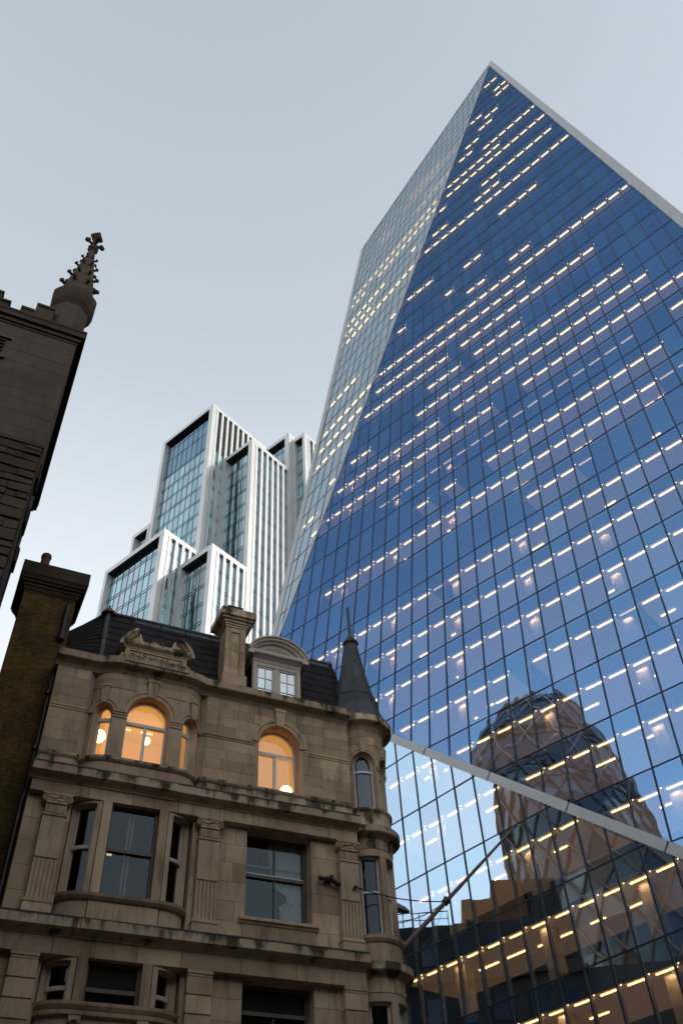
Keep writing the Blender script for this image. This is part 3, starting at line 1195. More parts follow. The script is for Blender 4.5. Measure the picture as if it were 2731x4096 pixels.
def wall_panel(surf, a0, a1, z0, z1, ops, thick, mb, step=0.14):
    """wall with openings (a0, a1, sill, spring-or-head, arched) and their reveals"""
    cur = a0

    def solid_(x0, x1, y0, y1):
        if x1 - x0 < 1e-4 or y1 - y0 < 1e-4:
            return
        k = max(1, math.ceil((x1 - x0) / step)) if len(surf.p) > 2 else 1
        for q in range(k):
            b0, b1 = x0 + (x1 - x0) * q / k, x0 + (x1 - x0) * (q + 1) / k
            mb.poly([surf.at(b0, y0), surf.at(b1, y0), surf.at(b1, y1), surf.at(b0, y1)])
    for o in sorted(ops):
        b0, b1, s, h, arched = o
        solid_(cur, b0, z0, z1)
        solid_(b0, b1, z0, s)
        if arched:
            tp_ = arch_top(b0, b1, h)
            for p, q in zip(tp_[:-1], tp_[1:]):
                mb.poly([surf.at(p[0], p[1]), surf.at(q[0], q[1]), surf.at(q[0], z1), surf.at(p[0], z1)])
            edge = [(b0, s)] + tp_ + [(b1, s)]
        else:
            solid_(b0, b1, h, z1)
            k = 6 if len(surf.p) > 2 else 1
            edge = [(b0, s), (b0, h)] + [(b0 + (b1 - b0) * q / k, h) for q in range(1, k)] + [(b1, h), (b1, s)]
        for p, q in zip(edge, edge[1:] + edge[:1]):
            mb.poly([surf.at(p[0], p[1]), surf.at(q[0], q[1]), surf.at(q[0], q[1], thick), surf.at(p[0], p[1], thick)])
        cur = b1
    solid_(cur, a1, z0, z1)


def arch_mould(surf, a0, a1, zs, w, proj, mb, mi=0, r0=0.0):
    """two-step moulding round an arch"""
    c, r = (a0 + a1) / 2, (a1 - a0) / 2 + r0
    prof = [(0, 0.0), (0, -proj * 0.6), (w * 0.55, -proj * 0.6), (w * 0.6, -proj), (w, -proj), (w, 0.0)]
    n = 18
    rings = []
    for k in range(n + 1):
        t = math.pi * k / n
        rings.append([Vector(surf.at(c - (r + o) * math.cos(t), zs + (r + o) * math.sin(t), d)) for o, d in prof])
    mb.rings(rings, mi, True, close=False)


def keystone(surf, ac, z0, z1, w0, w1, proj, mb):
    c = [surf.at(ac - w0, z0, 0.06), surf.at(ac + w0, z0, 0.06), surf.at(ac + w0, z0, -proj * .7), surf.at(ac - w0, z0, -proj * .7),
         surf.at(ac - w1, z1, 0.06), surf.at(ac + w1, z1, 0.06), surf.at(ac + w1, z1, -proj), surf.at(ac - w1, z1, -proj)]
    mb.hexa(c)


def abox(surf, a0, a1, z0, z1, d0, d1, mb, mi=0, step=0.12):
    """box on a surface, from depth d0 (outer) to d1 (inner)"""
    k = max(1, math.ceil((a1 - a0) / step)) if len(surf.p) > 2 else 1
    R = []
    for q in range(k + 1):
        a = a0 + (a1 - a0) * q / k
        R.append([Vector(surf.at(a, z0, d0)), Vector(surf.at(a, z1, d0)), Vector(surf.at(a, z1, d1)), Vector(surf.at(a, z0, d1))])
    mb.rings(R, mi, True)


def window(surf, a0, a1, z0, zs, arched, dep, fw, fmat, gmat, tr=(), mull=(), label=None, bars=None, low=None):
    """frame, bars and panes set into an opening"""
    def outl(x0, x1, y0, ys, f):
        if arched:
            return [(x0 + f, y0 + f)] + [(p[0], p[1]) for p in arch_top(x0 + f, x1 - f, ys)] + [(x1 - f, y0 + f)]
        k = 5
        return [(x0 + f, y0 + f), (x0 + f, ys - f)] + [(x0 + f + (x1 - x0 - 2 * f) * q / k, ys - f) for q in range(1, k)] + [(x1 - f, ys - f), (x1 - f, y0 + f)]
    A, B = outl(a0, a1, z0, zs, 0.0), outl(a0, a1, z0, zs, fw)
    mb = MB()
    n = len(A)
    for i in range(n):
        j = (i + 1) % n
        mb.poly([surf.at(*A[i], dep), surf.at(*A[j], dep), surf.at(*B[j], dep), surf.at(*B[i], dep)])
        mb.poly([surf.at(*B[i], dep), surf.at(*B[j], dep), surf.at(*B[j], dep + 0.08), surf.at(*B[i], dep + 0.08)])
    top = zs + (a1 - a0) / 2 if arched else zs

    def roof(a):
        if not arched:
            return zs - fw
        c, r = (a0 + a1) / 2, (a1 - a0) / 2 - fw
        return zs + math.sqrt(max(r * r - (a - c) ** 2, 0))
    for t in tr:
        abox(surf, a0 + fw, a1 - fw, t - 0.045, t + 0.045, dep - 0.03, dep + 0.08, mb)
    lim = min(tr) if tr and arched else None
    for m_ in mull:
        abox(surf, m_ - 0.04, m_ + 0.04, z0 + fw, lim - 0.045 if lim else roof(m_), dep - 0.015, dep + 0.08, mb)
    for m_, y0, y1, hw in (bars or []):
        abox(surf, m_ - hw, m_ + hw, y0, y1, dep + 0.01, dep + 0.08, mb)
    wn = sp(mb, 'window', fmat, **({'label': label} if label else {}))
    # panes between the bars
    ys = sorted([z0 + fw] + list(tr) + [top])
    for y0, y1 in zip(ys[:-1], ys[1:]):
        archy = arched and y1 == top
        xs = [a0 + fw] + ([] if archy and tr else list(mull)) + [a1 - fw]
        for x0, x1 in zip(xs[:-1], xs[1:]):
            k = 12
            up = [(x0 + (x1 - x0) * q / k, roof(x0 + (x1 - x0) * q / k) if (archy or y1 == top) else y1) for q in range(k + 1)]
            dn = [(x0 + (x1 - x0) * q / k, min(y0 if y0 != z0 + fw else y0, up[q][1])) for q in range(k + 1)]
            pm = MB()
            for q in range(k):
                pm.poly([surf.at(*dn[q], dep + 0.05), surf.at(*dn[q + 1], dep + 0.05), surf.at(*up[q + 1], dep + 0.05), surf.at(*up[q], dep + 0.05)])
            pm.build('pane', gmat, wn)
    return wn


M['w_glass'] = glass('old_window_glass', (0.06, 0.07, 0.08), (0.80, 0.78, 0.76), wave=0.012, wscale=1.2, edge=(0.6, 0.62, 0.65))
M['w_glass_dark'] = glass('old_dark_window_glass', (0.028, 0.036, 0.040), (0.42, 0.43, 0.42), wave=0.012, wscale=1.2, edge=(0.5, 0.52, 0.55))
M['room_glow'] = emit('glowing_cream_room', (1.0, 0.60, 0.20), 0.32, (0.64, 0.44, 0.16))  # room surfaces glow themselves, as added fill beside the lamps
M['room_dark'] = solid('dim_office_room', (0.035, 0.04, 0.045), 0.9)
M['room_lamp'] = emit('attic_lamp_glow', (1.0, 0.56, 0.17), 16.0)
M['room_tube'] = emit('office_tube_glow', (1.0, 0.75, 0.36), 1.5)
M['curtain'] = solid('white_net_curtain', (0.88, 0.88, 0.88), 0.9, var=0.06)
M['blind'] = solid('grey_roller_blind', (0.10, 0.09, 0.08), 0.9)

# plan lines
WA = -0.2                                      # attic wall plane
TC = (11.47, -1.0)                             # corner turret centre
TR = 0.80
bay_attic = bow(2.66, 5.92, 3.40, 5.18, -0.52, 0.0)
bay_mid = bow(2.66, 5.92, 3.42, 5.16, -0.60, 0.0)
SBA, SBM = Surf(bay_attic), Surf(bay_mid)
ST = Surf(arc_path(TC[0], TC[1], TR, -58, 112, 34))
aT = lambda deg: math.radians(deg + 58) * TR
LBA = SBA.L[-1]
ac0, ac1 = SBA.L[6], SBA.L[7]                  # flat middle of the attic bay
mc0, mc1 = SBM.L[6], SBM.L[7]

# ---- masonry core, closed behind the fronts
fbox(1.52, 1.95, -8.5, -0.27, GZ, 16.2, 'side_wall', M['stone_plain'])
fbox(1.52, 12.25, -8.8, -8.5, GZ, 16.2, 'rear_wall', M['stone_plain'])
mb = MB()
mb.poly([fp(12.27, -1.0, GZ), fp(12.20, -8.8, GZ), fp(12.20, -8.8, 16.2), fp(12.27, -1.0, 16.2)])
mb.poly([fp(12.0, -1.2, GZ), fp(11.95, -8.6, GZ), fp(11.95, -8.6, 16.2), fp(12.0, -1.2, 16.2)])
sp(mb, 'side_wall', M['stone_plain'])
for z in (8.5, 12.3, 16.0):
    fbox(1.6, 11.2, -8.4, -0.62, z - 0.12, z + 0.05, 'floor', M['stone_plain'])
fbox(1.96, 11.2, -4.0, -3.9, 8.56, 12.17, 'back_room_wall', M['room_dark'])
fbox(1.96, 11.2, -4.0, -3.9, GZ, 8.37, 'back_room_wall', M['room_dark'])
fbox(1.96, 11.2, -3.4, -3.3, 12.36, 15.87, 'back_room_wall', M['room_glow'])
fbox(6.15, 6.25, -3.3, -0.62, 12.36, 15.87, 'room_partition', M['room_glow'])
fbox(9.9, 10.0, -3.3, -0.62, 12.36, 15.87, 'room_partition', M['room_glow'])
fbox(1.96, 2.62, -3.3, -0.62, 12.36, 15.87, 'room_partition', M['room_glow'])
fbox(2.65, 9.88, -3.28, -0.66, 15.80, 15.87, 'room_ceiling', M['room_glow'])
fbox(5.95, 6.13, -3.9, -0.62, 8.56, 12.17, 'room_partition', M['room_dark'])

# ---- attic storey
rngb = random.Random(5)


def ashlar(u0, u1, w, z0, z1, holes, proud=0.02, ch=0.365, gap=0.012):
    """coursed blocks, cut round the holes (u0, u1, z0, z1)"""
    n = max(1, round((z1 - z0) / ch))
    h = (z1 - z0) / n
    for c in range(n):
        y0, y1 = z0 + c * h, z0 + (c + 1) * h
        spans = [(u0, u1)]
        for a, b, e, f in holes:
            if f > y0 + 0.02 and e < y1 - 0.02:
                nx = []
                for s, t in spans:
                    if b <= s or a >= t:
                        nx.append((s, t))
                    else:
                        if a - s > 0.05:
                            nx.append((s, a))
                        if t - b > 0.05:
                            nx.append((b, t))
                spans = nx
        for s, t in spans:
            x = s
            off = 0.5 if c % 2 else 0.0
            while x < t - 0.01:
                ln = rngb.uniform(0.62, 1.05)
                if x == s and off:
                    ln *= 0.6
                e = x + ln
                if t - e < 0.3:
                    e = t
                mb = MB()
                a = gap / 2
                q = proud + rngb.uniform(-0.003, 0.003)
                mb.hexa([fp(x + a, w - 0.04, y0 + a), fp(e - a, w - 0.04, y0 + a), fp(e - a, w + q - 0.006, y0 + a), fp(x + a, w + q - 0.006, y0 + a),
                         fp(x + a, w - 0.04, y1 - a), fp(e - a, w - 0.04, y1 - a), fp(e - a, w + q, y1 - a), fp(x + a, w + q, y1 - a)])
                mb.build('stone_block', M['stone'], stoneb, fix=False)
                x = e


zA0, zA1 = 13.05, 15.90
# left pier and the wall right of the bay
mb = MB()
wall_panel(flat(1.52, 2.50, WA), 0, 0.98, 12.3, zA1, [], 0.3, mb)
mb.poly([fp(2.50, WA, 12.3), fp(2.72, -0.47, 12.3), fp(2.72, -0.47, zA1), fp(2.50, WA, zA1)])
mb.poly([fp(6.05, WA, 12.3), fp(5.86, -0.47, 12.3), fp(5.86, -0.47, zA1), fp(6.05, WA, zA1)])
S2 = flat(6.05, 10.72, WA)
o2 = (7.73 - 6.05, 9.05 - 6.05, 13.08, 14.62, True)
wall_panel(S2, 0, 4.67, 12.3, zA1, [o2], 0.42, mb)
mb.poly([fp(10.72, WA, 12.3), fp(10.80, -0.62, 12.3), fp(10.80, -0.62, zA1), fp(10.72, WA, zA1)])
mb.poly([fp(1.52, WA, 12.3), fp(1.52, -0.6, 12.3), fp(1.52, -0.6, zA1), fp(1.52, WA, zA1)])
sp(mb, 'attic_wall', M['stone_plain'])
ashlar(1.52, 2.50, WA, 13.12, 14.44, [])
ashlar(1.52, 2.50, WA, 14.58, 15.88, [])
ashlar(6.05, 10.72, WA, 13.12, 14.44, [(7.60, 9.18, 12, 14.6)])
ashlar(6.05, 10.72, WA, 14.58, 15.88, [(7.47, 9.31, 14, 15.22), (8.18, 8.60, 15.0, 15.72)])
# bay with its three arched lights
mb = MB()
oc = (ac0 + 0.27, ac1 - 0.27, 13.08, 14.60, True)
sw = ac0
ol = (sw * 0.30, sw * 0.86, 13.08, 14.55, True)
orr = (LBA - sw * 0.86, LBA - sw * 0.30, 13.08, 14.55, True)
wall_panel(SBA, 0, LBA, 12.3, 15.98, [ol, oc, orr], 0.30, mb, 0.08)
sp(mb, 'bay_wall', M['stone_plain'])
# bay ashlar courses above the arches
for y0, y1 in ((15.36, 15.66), (15.67, 15.97)):
    for a0, a1 in ((ac0 + .01, ac0 + .62), (ac0 + .63, (ac0 + ac1) / 2 - .2), ((ac0 + ac1) / 2 + .2, ac1 - .63), (ac1 - .62, ac1 - .01), (.12, ac0 - .01), (ac1 + .01, LBA - .12)):
        mb = MB()
        abox(SBA, a0, a1, y0, y1, -0.018, 0.04, mb)
        mb.build('stone_block', M['stone'], stoneb, fix=False)
mb = MB()
for o in (ol, oc, orr):
    arch_mould(SBA, o[0], o[1], o[3], 0.20 if o is oc else 0.15, 0.07, mb)
arch_mould(S2, o2[0], o2[1], o2[3], 0.21, 0.07, mb)
sp(mb, 'arch_moulding', M['stone_plain'])
for s_, o, k in ((SBA, ol, .09), (SBA, oc, .13), (SBA, orr, .09), (S2, o2, .14)):
    mb = MB()
    c, rr = (o[0] + o[1]) / 2, (o[1] - o[0]) / 2
    keystone(s_, c, o[3] + rr - 0.02, o[3] + rr + (0.46 if k > .1 else 0.5), k * 0.85, k * 1.2, 0.13, mb)
    sp(mb, 'keystone', M['stone'])
    mb = MB()
    abox(s_, c - k * 1.35, c + k * 1.35, o[3] + rr + (0.46 if k > .1 else 0.5), o[3] + rr + 0.56, -0.15, 0.05, mb)
    sp(mb, 'keystone_cap', M['stone'])
# impost mouldings of the piers, pier bases
for a, b in ((ol[1] + .01, oc[0] - .01), (oc[1] + .01, orr[0] - .01)):
    mb = MB()
    for z0, z1, d in ((14.38, 14.46, .03), (14.46, 14.53, .05), (14.53, 14.59, .075)):
        abox(SBA, a, b, z0, z1, -d, 0.28, mb)
    abox(SBA, a, b, 13.10, 13.26, -0.05, 0.28, mb)
    sp(mb, 'pier_moulding', M['stone'])
# string courses
mb = MB()
stp = [(0.0, 14.44), (0.03, 14.46), (0.03, 14.50), (0.06, 14.53), (0.06, 14.57), (0.0, 14.59)]
sweep([(1.52, WA), (2.50, WA), (2.66, WA - 0.3)], stp, mb)
sweep([(5.92, WA - 0.3), (6.05, WA), (7.60, WA)], stp, mb)
sweep([(9.18, WA), (10.72, WA)], stp, mb)
sp(mb, 'string_course', M['stone'])
mb = MB()
sil = [(0.0, 12.96), (0.05, 12.98), (0.09, 13.03), (0.09, 13.09), (0.0, 13.13)]
sweep([(1.50, WA), (2.50, WA), (2.72, WA - 0.30)], sil, mb)
sweep([(5.86, WA - 0.30), (6.05, WA), (10.72, WA)], sil, mb)
sp(mb, 'sill_course', M['stone_moss'])
mb = MB()
sweep(bay_attic, [(0.0, 12.95), (0.05, 12.97), (0.10, 13.02), (0.10, 13.09), (-0.28, 13.13), (-0.28, 12.95)], mb)
sp(mb, 'bay_sill', M['stone_moss'])
mb = MB()
sweep([(1.50, WA), (2.50, WA)], [(0, 12.40), (0.05, 12.42), (0.05, 12.94), (0, 12.955)], mb)
sweep([(6.05, WA), (7.55, WA)], [(0, 12.40), (0.05, 12.42), (0.05, 12.94), (0, 12.955)], mb)
sweep([(7.56, WA), (9.2, WA)], [(0, 12.40), (0.09, 12.42), (0.09, 12.94), (0, 12.955)], mb)
sweep([(9.21, WA), (10.72, WA)], [(0, 12.40), (0.05, 12.42), (0.05, 12.94), (0, 12.955)], mb)
sp(mb, 'plinth_course', M['stone_moss'])
# attic windows
window(SBA, *oc[:4], True, 0.27, 0.06, M['white_frame'], M['w_glass'], tr=(14.42,), mull=((oc[0] + oc[1]) / 2,), label='wide arched window glowing yellow in the middle of the bay')
window(SBA, *ol[:4], True, 0.24, 0.05, M['white_frame'], M['w_glass'], tr=(14.40,), label='narrow arched window with the bright lamp, left of the bay')
window(SBA, *orr[:4], True, 0.24, 0.05, M['white_frame'], M['w_glass'], tr=(14.40,), label='narrow arched window at the right of the bay')
window(S2, *o2[:4], True, 0.36, 0.06, M['white_frame'], M['w_glass'], tr=(14.48,), mull=((o2[0] + o2[1]) / 2,), label='single arched window with a white lamp low in its right light')
for (u, w, z), rr in (((3.22, -1.7, 14.75), 0.20), ((8.92, -1.0, 13.62), 0.18), ((4.75, -2.2, 15.2), 0.12)):
    mb = MB()
    mb.ball(fp(u, w, z), rr, 12, 8)
    sp(mb, 'room_lamp', M['room_lamp'], smooth=True)
for u in (3.9, 4.6, 8.2):
    fbox(u, u + 0.4, -2.6, -2.55, 15.70, 15.74, 'ceiling_tube', M['room_tube'])
fbox(5.55, 5.95, -1.6, -1.5, 13.1, 15.5, 'curtain', M['room_glow'])  # glows with the same added fill as the room walls

# ---- parapet and main cornice above the attic
par_path = [(1.42, WA), (2.66, WA)] + [(2.80, -0.18)] + [(2.95, -0.10), (3.12, -0.04), (3.32, 0.0), (5.26, 0.0), (5.46, -0.04), (5.63, -0.10), (5.78, -0.18), (5.95, WA), (10.73, WA)]
par_prof = [(-0.45, 15.86), (0.03, 15.86), (0.05, 15.90), (0.08, 15.92), (0.08, 15.95), (0.17, 15.99), (0.27, 16.01), (0.33, 16.03), (0.34, 16.06), (0.34, 16.26), (0.30, 16.29), (-0.45, 16.36)]
mb = MB()
sweep(par_path, par_prof, mb)
sp(mb, 'main_cornice', M['stone_moss'])
mb = MB()
sweep([(3.30, 0.0), (5.28, 0.0)], [(0.30, 16.10), (0.375, 16.12), (0.375, 16.33), (0.30, 16.37), (-0.2, 16.39), (-0.2, 16.10)], mb)
sp(mb, 'bay_cornice_block', M['stone_moss'])

# ---- cornices of the lower storeys: frieze blocks, mouldings, drip-stained face
for zf0, zf1, tag_ in ((11.82, 12.13, 1), (7.94, 8.32, 2)):
    x = 1.52
    while x < 10.72:
        e = min(x + rngb.uniform(0.9, 1.5), 10.74)
        if 10.74 - e < 0.4:
            e = 10.74
        fbox(x + .006, e - .006, -0.62, rngb.uniform(-.003, .003), zf0, zf1, 'frieze_block', M['stone'])
        x = e
    t = zf1
    prof = [(-0.3, t), (0.03, t), (0.04, t + .03), (0.09, t + .05), (0.14, t + .09), (0.25, t + .11), (0.29, t + .13), (0.29, t + .34), (0.26, t + .37), (-0.3, t + .40)]
    mb = MB()
    sweep([(1.44, 0.0), (3.30, 0.0)], prof, mb)
    sp(mb, 'cornice', M['stone_moss'])
    mb = MB()
    sweep([(3.31, 0.02), (5.27, 0.02)], prof, mb)
    sp(mb, 'cornice', M['stone_moss'])
    mb = MB()
    sweep([(5.28, 0.0), (10.76, 0.0)], prof, mb)
    sp(mb, 'cornice', M['stone_moss'])
    mb = MB()                                  # lead flashing along the top edge
    sweep([(1.42, 0.0), (10.74, 0.0)], [(0.0, t + .405), (0.285, t + .375), (0.30, t + .345), (0.305, t + .38), (0.0, t + .425)], mb)
    sp(mb, 'lead_flashing', M['lead'])

# ---- second floor
zB0, zB1 = 8.72, 11.82
mb = MB()
WB = -0.25
for a, b in ((1.52, 2.66), (5.92, 7.47), (9.36, 10.74)):
    wall_panel(flat(a, b, WB), 0, b - a, 8.5, zB1, [], 0.3, mb)
S3 = flat(7.47, 9.36, WB)
o3 = (0.0, 1.89, 9.42, 11.80, False)
wall_panel(S3, 0, 1.89, 8.5, zB1, [o3], 0.40, mb)
for u, s in ((2.66, 1), (5.92, -1)):
    mb.poly([fp(u, WB, 8.5), fp(u, -0.66, 8.5), fp(u, -0.66, zB1), fp(u, WB, zB1)])
mb.poly([fp(1.52, WB, 8.5), fp(1.52, -0.6, 8.5), fp(1.52, -0.6, zB1), fp(1.52, WB, zB1)])
mb.poly([fp(10.74, WB, 8.5), fp(10.82, -0.7, 8.5), fp(10.82, -0.7, zB1), fp(10.74, WB, zB1)])
sp(mb, 'second_floor_wall', M['stone_plain'])
ashlar(1.52, 1.96, WB, 8.75, 11.80, [], ch=0.62)
ashlar(2.53, 2.66, WB, 8.75, 11.80, [], ch=0.62)
ashlar(5.92, 6.06, WB, 8.75, 11.80, [], ch=0.55)
ashlar(6.63, 7.47, WB, 8.75, 11.80, [], ch=0.51)
ashlar(9.36, 10.15, WB, 8.75, 11.80, [], ch=0.51)
fbox(7.40, 9.42, WB - 0.02, WB + 0.06, 8.75, 9.22, 'apron', M['stone'])
mb = MB()
sweep([(7.30, WB), (9.50, WB)], [(0, 9.22), (0.08, 9.24), (0.10, 9.28), (0.16, 9.31), (0.16, 9.39), (-0.4, 9.43), (-0.4, 9.22)], mb)
sp(mb, 'window_sill', M['stone'])
window(S3, 0.02, 1.87, 9.43, 11.80, False, 0.33, 0.09, M['dark_frame'], M['w_glass_dark'], tr=(10.68,), label='big sash window with a white curtain in its right half',
       bars=[(0.945, 9.5, 10.66, .018), (0.945, 10.72, 11.7, .018)])
mb = MB()                                      # white inner edge of the lower sash
abox(S3, 0.11, 1.78, 9.52, 9.58, 0.335, 0.37, mb)
abox(S3, 0.11, 1.78, 10.72, 10.76, 0.32, 0.37, mb)
abox(S3, 0.11, 1.78, 10.98, 11.02, 0.40, 0.44, mb)
sp(mb, 'sash_rail', M['white_frame'])
mb = MB()                                      # curtain drawn to one side
R = []
for k in range(15):
    z = 9.5 + 2.3 * k / 14
    s = 0.30 * math.sin(k / 14 * math.pi) ** 1.5
    edge = 8.40 + 0.25 * math.cos(k / 14 * 3.2) * (1 if k < 8 else .6) + (0.28 if 3 < k < 6 else 0)
    R.append([fp(edge + (9.30 - edge) * q / 10, -0.70 + 0.03 * math.sin(q * 2.1), z) for q in range(11)])
mb.rings(R, 0, False, close=False)
sp(mb, 'curtain', M['curtain'], smooth=True)

# bay of the second floor: straight frieze above, stone mullions, curved flanks
for zt0, zb0, lab in ((11.82, 9.40, 'second floor'), (7.94, 7.00, 'first floor')):
    mb = MB()
    for a, b in ((3.42, 3.65), (4.93, 5.16)):
        mb.box(a, b, -0.24, 0.0, zb0, zt0, P=PF)
    sp(mb, 'bay_mullion', M['stone'])
    ops = [(mc0 * 0.16, mc0 * 0.93, zb0, zt0 - 0.06, False), (SBM.L[-1] - mc0 * 0.93, SBM.L[-1] - mc0 * 0.16, zb0, zt0 - 0.06, False)]
    mb = MB()
    S4 = Surf([(p[0], p[1] - 0.02) for p in bay_mid[:7]])
    wall_panel(S4, 0, S4.L[-1] - .02, zb0 - 0.65, zt0, [(mc0 * 0.22, mc0 * 0.86, zb0, zt0 - .08, False)], 0.25, mb, 0.08)
    S5 = Surf([(p[0], p[1] - 0.02) for p in bay_mid[7:]])
    wall_panel(S5, .02, S5.L[-1], zb0 - 0.65, zt0, [(mc0 * 0.14, mc0 * 0.78, zb0, zt0 - .08, False)], 0.25, mb, 0.08)
    S6 = flat(3.42, 5.16, -0.015)
    wall_panel(S6, 0, 1.74, zb0 - 0.65, zb0, [], 0.2, mb)
    sp(mb, 'bay_wall', M['stone_plain'])
    mid = (10.62,) if zb0 > 9 else (7.32,)
    S7 = flat(3.65, 4.93, 0.0)
    window(S7, 0, 1.28, zb0, zt0, False, 0.18, 0.07, M['dark_frame'], M['w_glass_dark'], tr=mid)
    window(S4, mc0 * 0.22, mc0 * 0.86, zb0, zt0 - .08, False, 0.17, 0.05, M['paint'], M['w_glass_dark'], tr=mid)
    window(S5, mc0 * 0.14, mc0 * 0.78, zb0, zt0 - .08, False, 0.17, 0.05, M['paint'], M['w_glass_dark'], tr=mid)
    mb = MB()
    sweep(bay_mid, [(0.0, zb0 - 0.17), (0.06, zb0 - 0.15), (0.12, zb0 - 0.09), (0.14, zb0 - 0.02), (-0.2, zb0 + 0.0), (-0.2, zb0 - 0.17)], mb)
    sp(mb, 'bay_sill', M['stone'])
    if zb0 > 9:
        for a, b in ((3.44, 4.05), (4.06, 5.14)):
            fbox(a, b, -0.03, 0.008, zb0 - 0.64, zb0 - 0.18, 'apron_block', M['stone'])
        fbox(3.74, 4.84, -0.26, -0.24, zb0 + .03, zb0 + .10, 'sash_rail', M['white_frame'])
        for u in (4.20, 4.30):
            fbox(u, u + .05, -0.40, -0.36, zb0 + .05, zt0 - .1, 'shutter_bar', M['white_frame'])
        fbox(3.95, 4.1, -1.6, -1.56, 11.15, 11.19, 'office_tube', M['room_tube'])
    else:
        fbox(3.72, 4.88, -0.30, -0.28, 7.30, zt0, 'roller_blind', M['blind'])
mb = MB()                                      # soffits over the bay flanks
mb.poly([fp(2.66, 0.0, 11.815), fp(5.92, 0.0, 11.815), fp(5.92, -0.66, 11.815), fp(2.66, -0.66, 11.815)])
mb.poly([fp(2.66, 0.0, 7.935), fp(5.92, 0.0, 7.935), fp(5.92, -0.66, 7.935), fp(2.66, -0.66, 7.935)])
sp(mb, 'soffit', M['stone_plain'], fix=False)

# ---- pilasters with volute capitals (second floor) and banded pilasters (first floor)
for uc in (2.255, 6.345, 10.45):
    h = 0.285
    mb = MB()
    mb.box(uc - h, uc + h, WB - .03, -0.03, 10.17, 11.22, P=PF)
    mb.box(uc - h, uc + h, WB - .03, -0.075, 9.12, 10.17, P=PF)
    step = 2 * h / 11
    for k in range(6):
        a = uc - h + 2 * k * step
        mb.box(a, a + step, -0.08, -0.03, 9.12, 10.10, P=PF)
    mb.box(uc - h, uc + h, -0.08, -0.03, 10.14, 10.17, P=PF)
    for k in range(5):                         # rounded heads of the flutes
        a = uc - h + (2 * k + 1) * step
        q = [fp(a, -0.03, 10.14)] + [fp(a + step / 2 - math.cos(math.pi * t / 6) * step / 2, -0.03, 10.10 + math.sin(math.pi * t / 6) * 0.035) for t in range(7)] + [fp(a + step, -0.03, 10.14)]
        mb.poly(q)
    pil = sp(mb, 'pilaster', M['stone_plain'], fix=False)
    mb = MB()
    for z0, z1, d in ((8.74, 8.98, .05), (8.98, 9.04, .035), (9.04, 9.08, .055), (9.08, 9.13, .03)):
        mb.box(uc - h - d, uc + h + d, WB - .02, -0.03 + d, z0, z1, P=PF)
    mb.build('pilaster_base', M['stone'], pil)
    mb = MB()
    mb.box(uc - h - .02, uc + h + .02, WB - .02, 0.0, 11.21, 11.26, P=PF)
    mb.box(uc - h + .02, uc + h - .02, WB - .02, -0.05, 11.26, 11.55, P=PF)
    for k in range(8):
        a = uc - h + .05 + k * (2 * h - .1) / 7.0
        mb.box(a - .02, a + .02, -0.06, -0.015, 11.29, 11.50, P=PF)
    mb.box(uc - h + .02, uc + h - .02, WB - .02, 0.01, 11.53, 11.58, P=PF)
    for k in range(7):
        mb.ball(fp(uc - .16 + .0533 * k, 0.0, 11.60), 0.030, 6, 4)
    mb.box(uc - h - .10, uc + h + .10, WB - .02, 0.01, 11.775, 11.815, P=PF)
    mb.box(uc - h + .02, uc + h - .02, WB - .02, -0.01, 11.58, 11.775, P=PF)
    for k in range(9):                         # carved garland between the volutes
        mb.ball(fp(uc - .16 + .04 * k, 0.01, 11.70 - .03 * math.sin(k * .8) + rngb.uniform(-.015, .015)), rngb.uniform(.02, .036), 6, 4)
    mb.build('capital', M['stone'], pil)
    for s in (-1, 1):
        mb = MB()
        cu, cz = uc + s * (h + .005), 11.665
        ring = [[fp(cu + math.cos(t * math.pi / 8) * .10, w, cz + math.sin(t * math.pi / 8) * .10) for t in range(16)] for w in (-0.2, 0.0)]
        mb.rings(ring)
        pts = []
        for k in range(30):
            t = k / 29 * 4.4 * math.pi
            rr = .098 * (1 - k / 33.0)
            pts.append(fp(cu - s * math.sin(t) * rr, 0.012, cz + math.cos(t) * rr))
        mb.tube(pts, [.021 * (1 - k / 50) for k in range(30)], 5)
        mb.ball(fp(cu, 0.02, cz), .022, 6, 4)
        mb.build('volute', M['stone'], pil)
for uc in (2.245, 6.335, 10.44):
    h = 0.31
    mb = MB()
    mb.box(uc - h - .01, uc + h + .01, WB - .02, 0.005, 7.86, 7.935, P=PF)
    mb.box(uc - h + .01, uc + h - .01, WB - .02, -0.02, 7.80, 7.86, P=PF)
    mb.box(uc - h + .03, uc + h - .03, WB - .02, -0.065, GZ, 7.80, P=PF)
    pil = sp(mb, 'banded_pilaster', M['stone_plain'])
    z = 7.79
    for k in range(9):
        z0 = z - 0.375
        mb = MB()
        mb.box(uc - h, uc + h, WB - .01, -0.03, z0, z, P=PF)
        mb.build('band_block', M['stone'], pil)
        z = z0 - 0.04

# ---- first floor and below
mb = MB()
for a, b in ((1.52, 2.66), (5.92, 7.47), (9.36, 10.74)):
    wall_panel(flat(a, b, WB), 0, b - a, GZ, 7.94, [], 0.3, mb)
wall_panel(S3, 0, 1.89, GZ, 7.94, [(0.0, 1.89, 6.0, 7.92, False)], 0.40, mb)
wall_panel(flat(2.66, 5.92, -0.3), 0, 3.26, GZ, 6.0, [(0.8, 2.5, 2.6, 5.6, False)], 0.3, mb)
for u in (2.66, 5.92):
    mb.poly([fp(u, WB, GZ), fp(u, -0.66, GZ), fp(u, -0.66, 7.94), fp(u, WB, 7.94)])
mb.poly([fp(1.52, WB, GZ), fp(1.52, -0.6, GZ), fp(1.52, -0.6, 7.94), fp(1.52, WB, 7.94)])
mb.poly([fp(10.74, WB, GZ), fp(10.82, -0.7, GZ), fp(10.82, -0.7, 7.94), fp(10.74, WB, 7.94)])
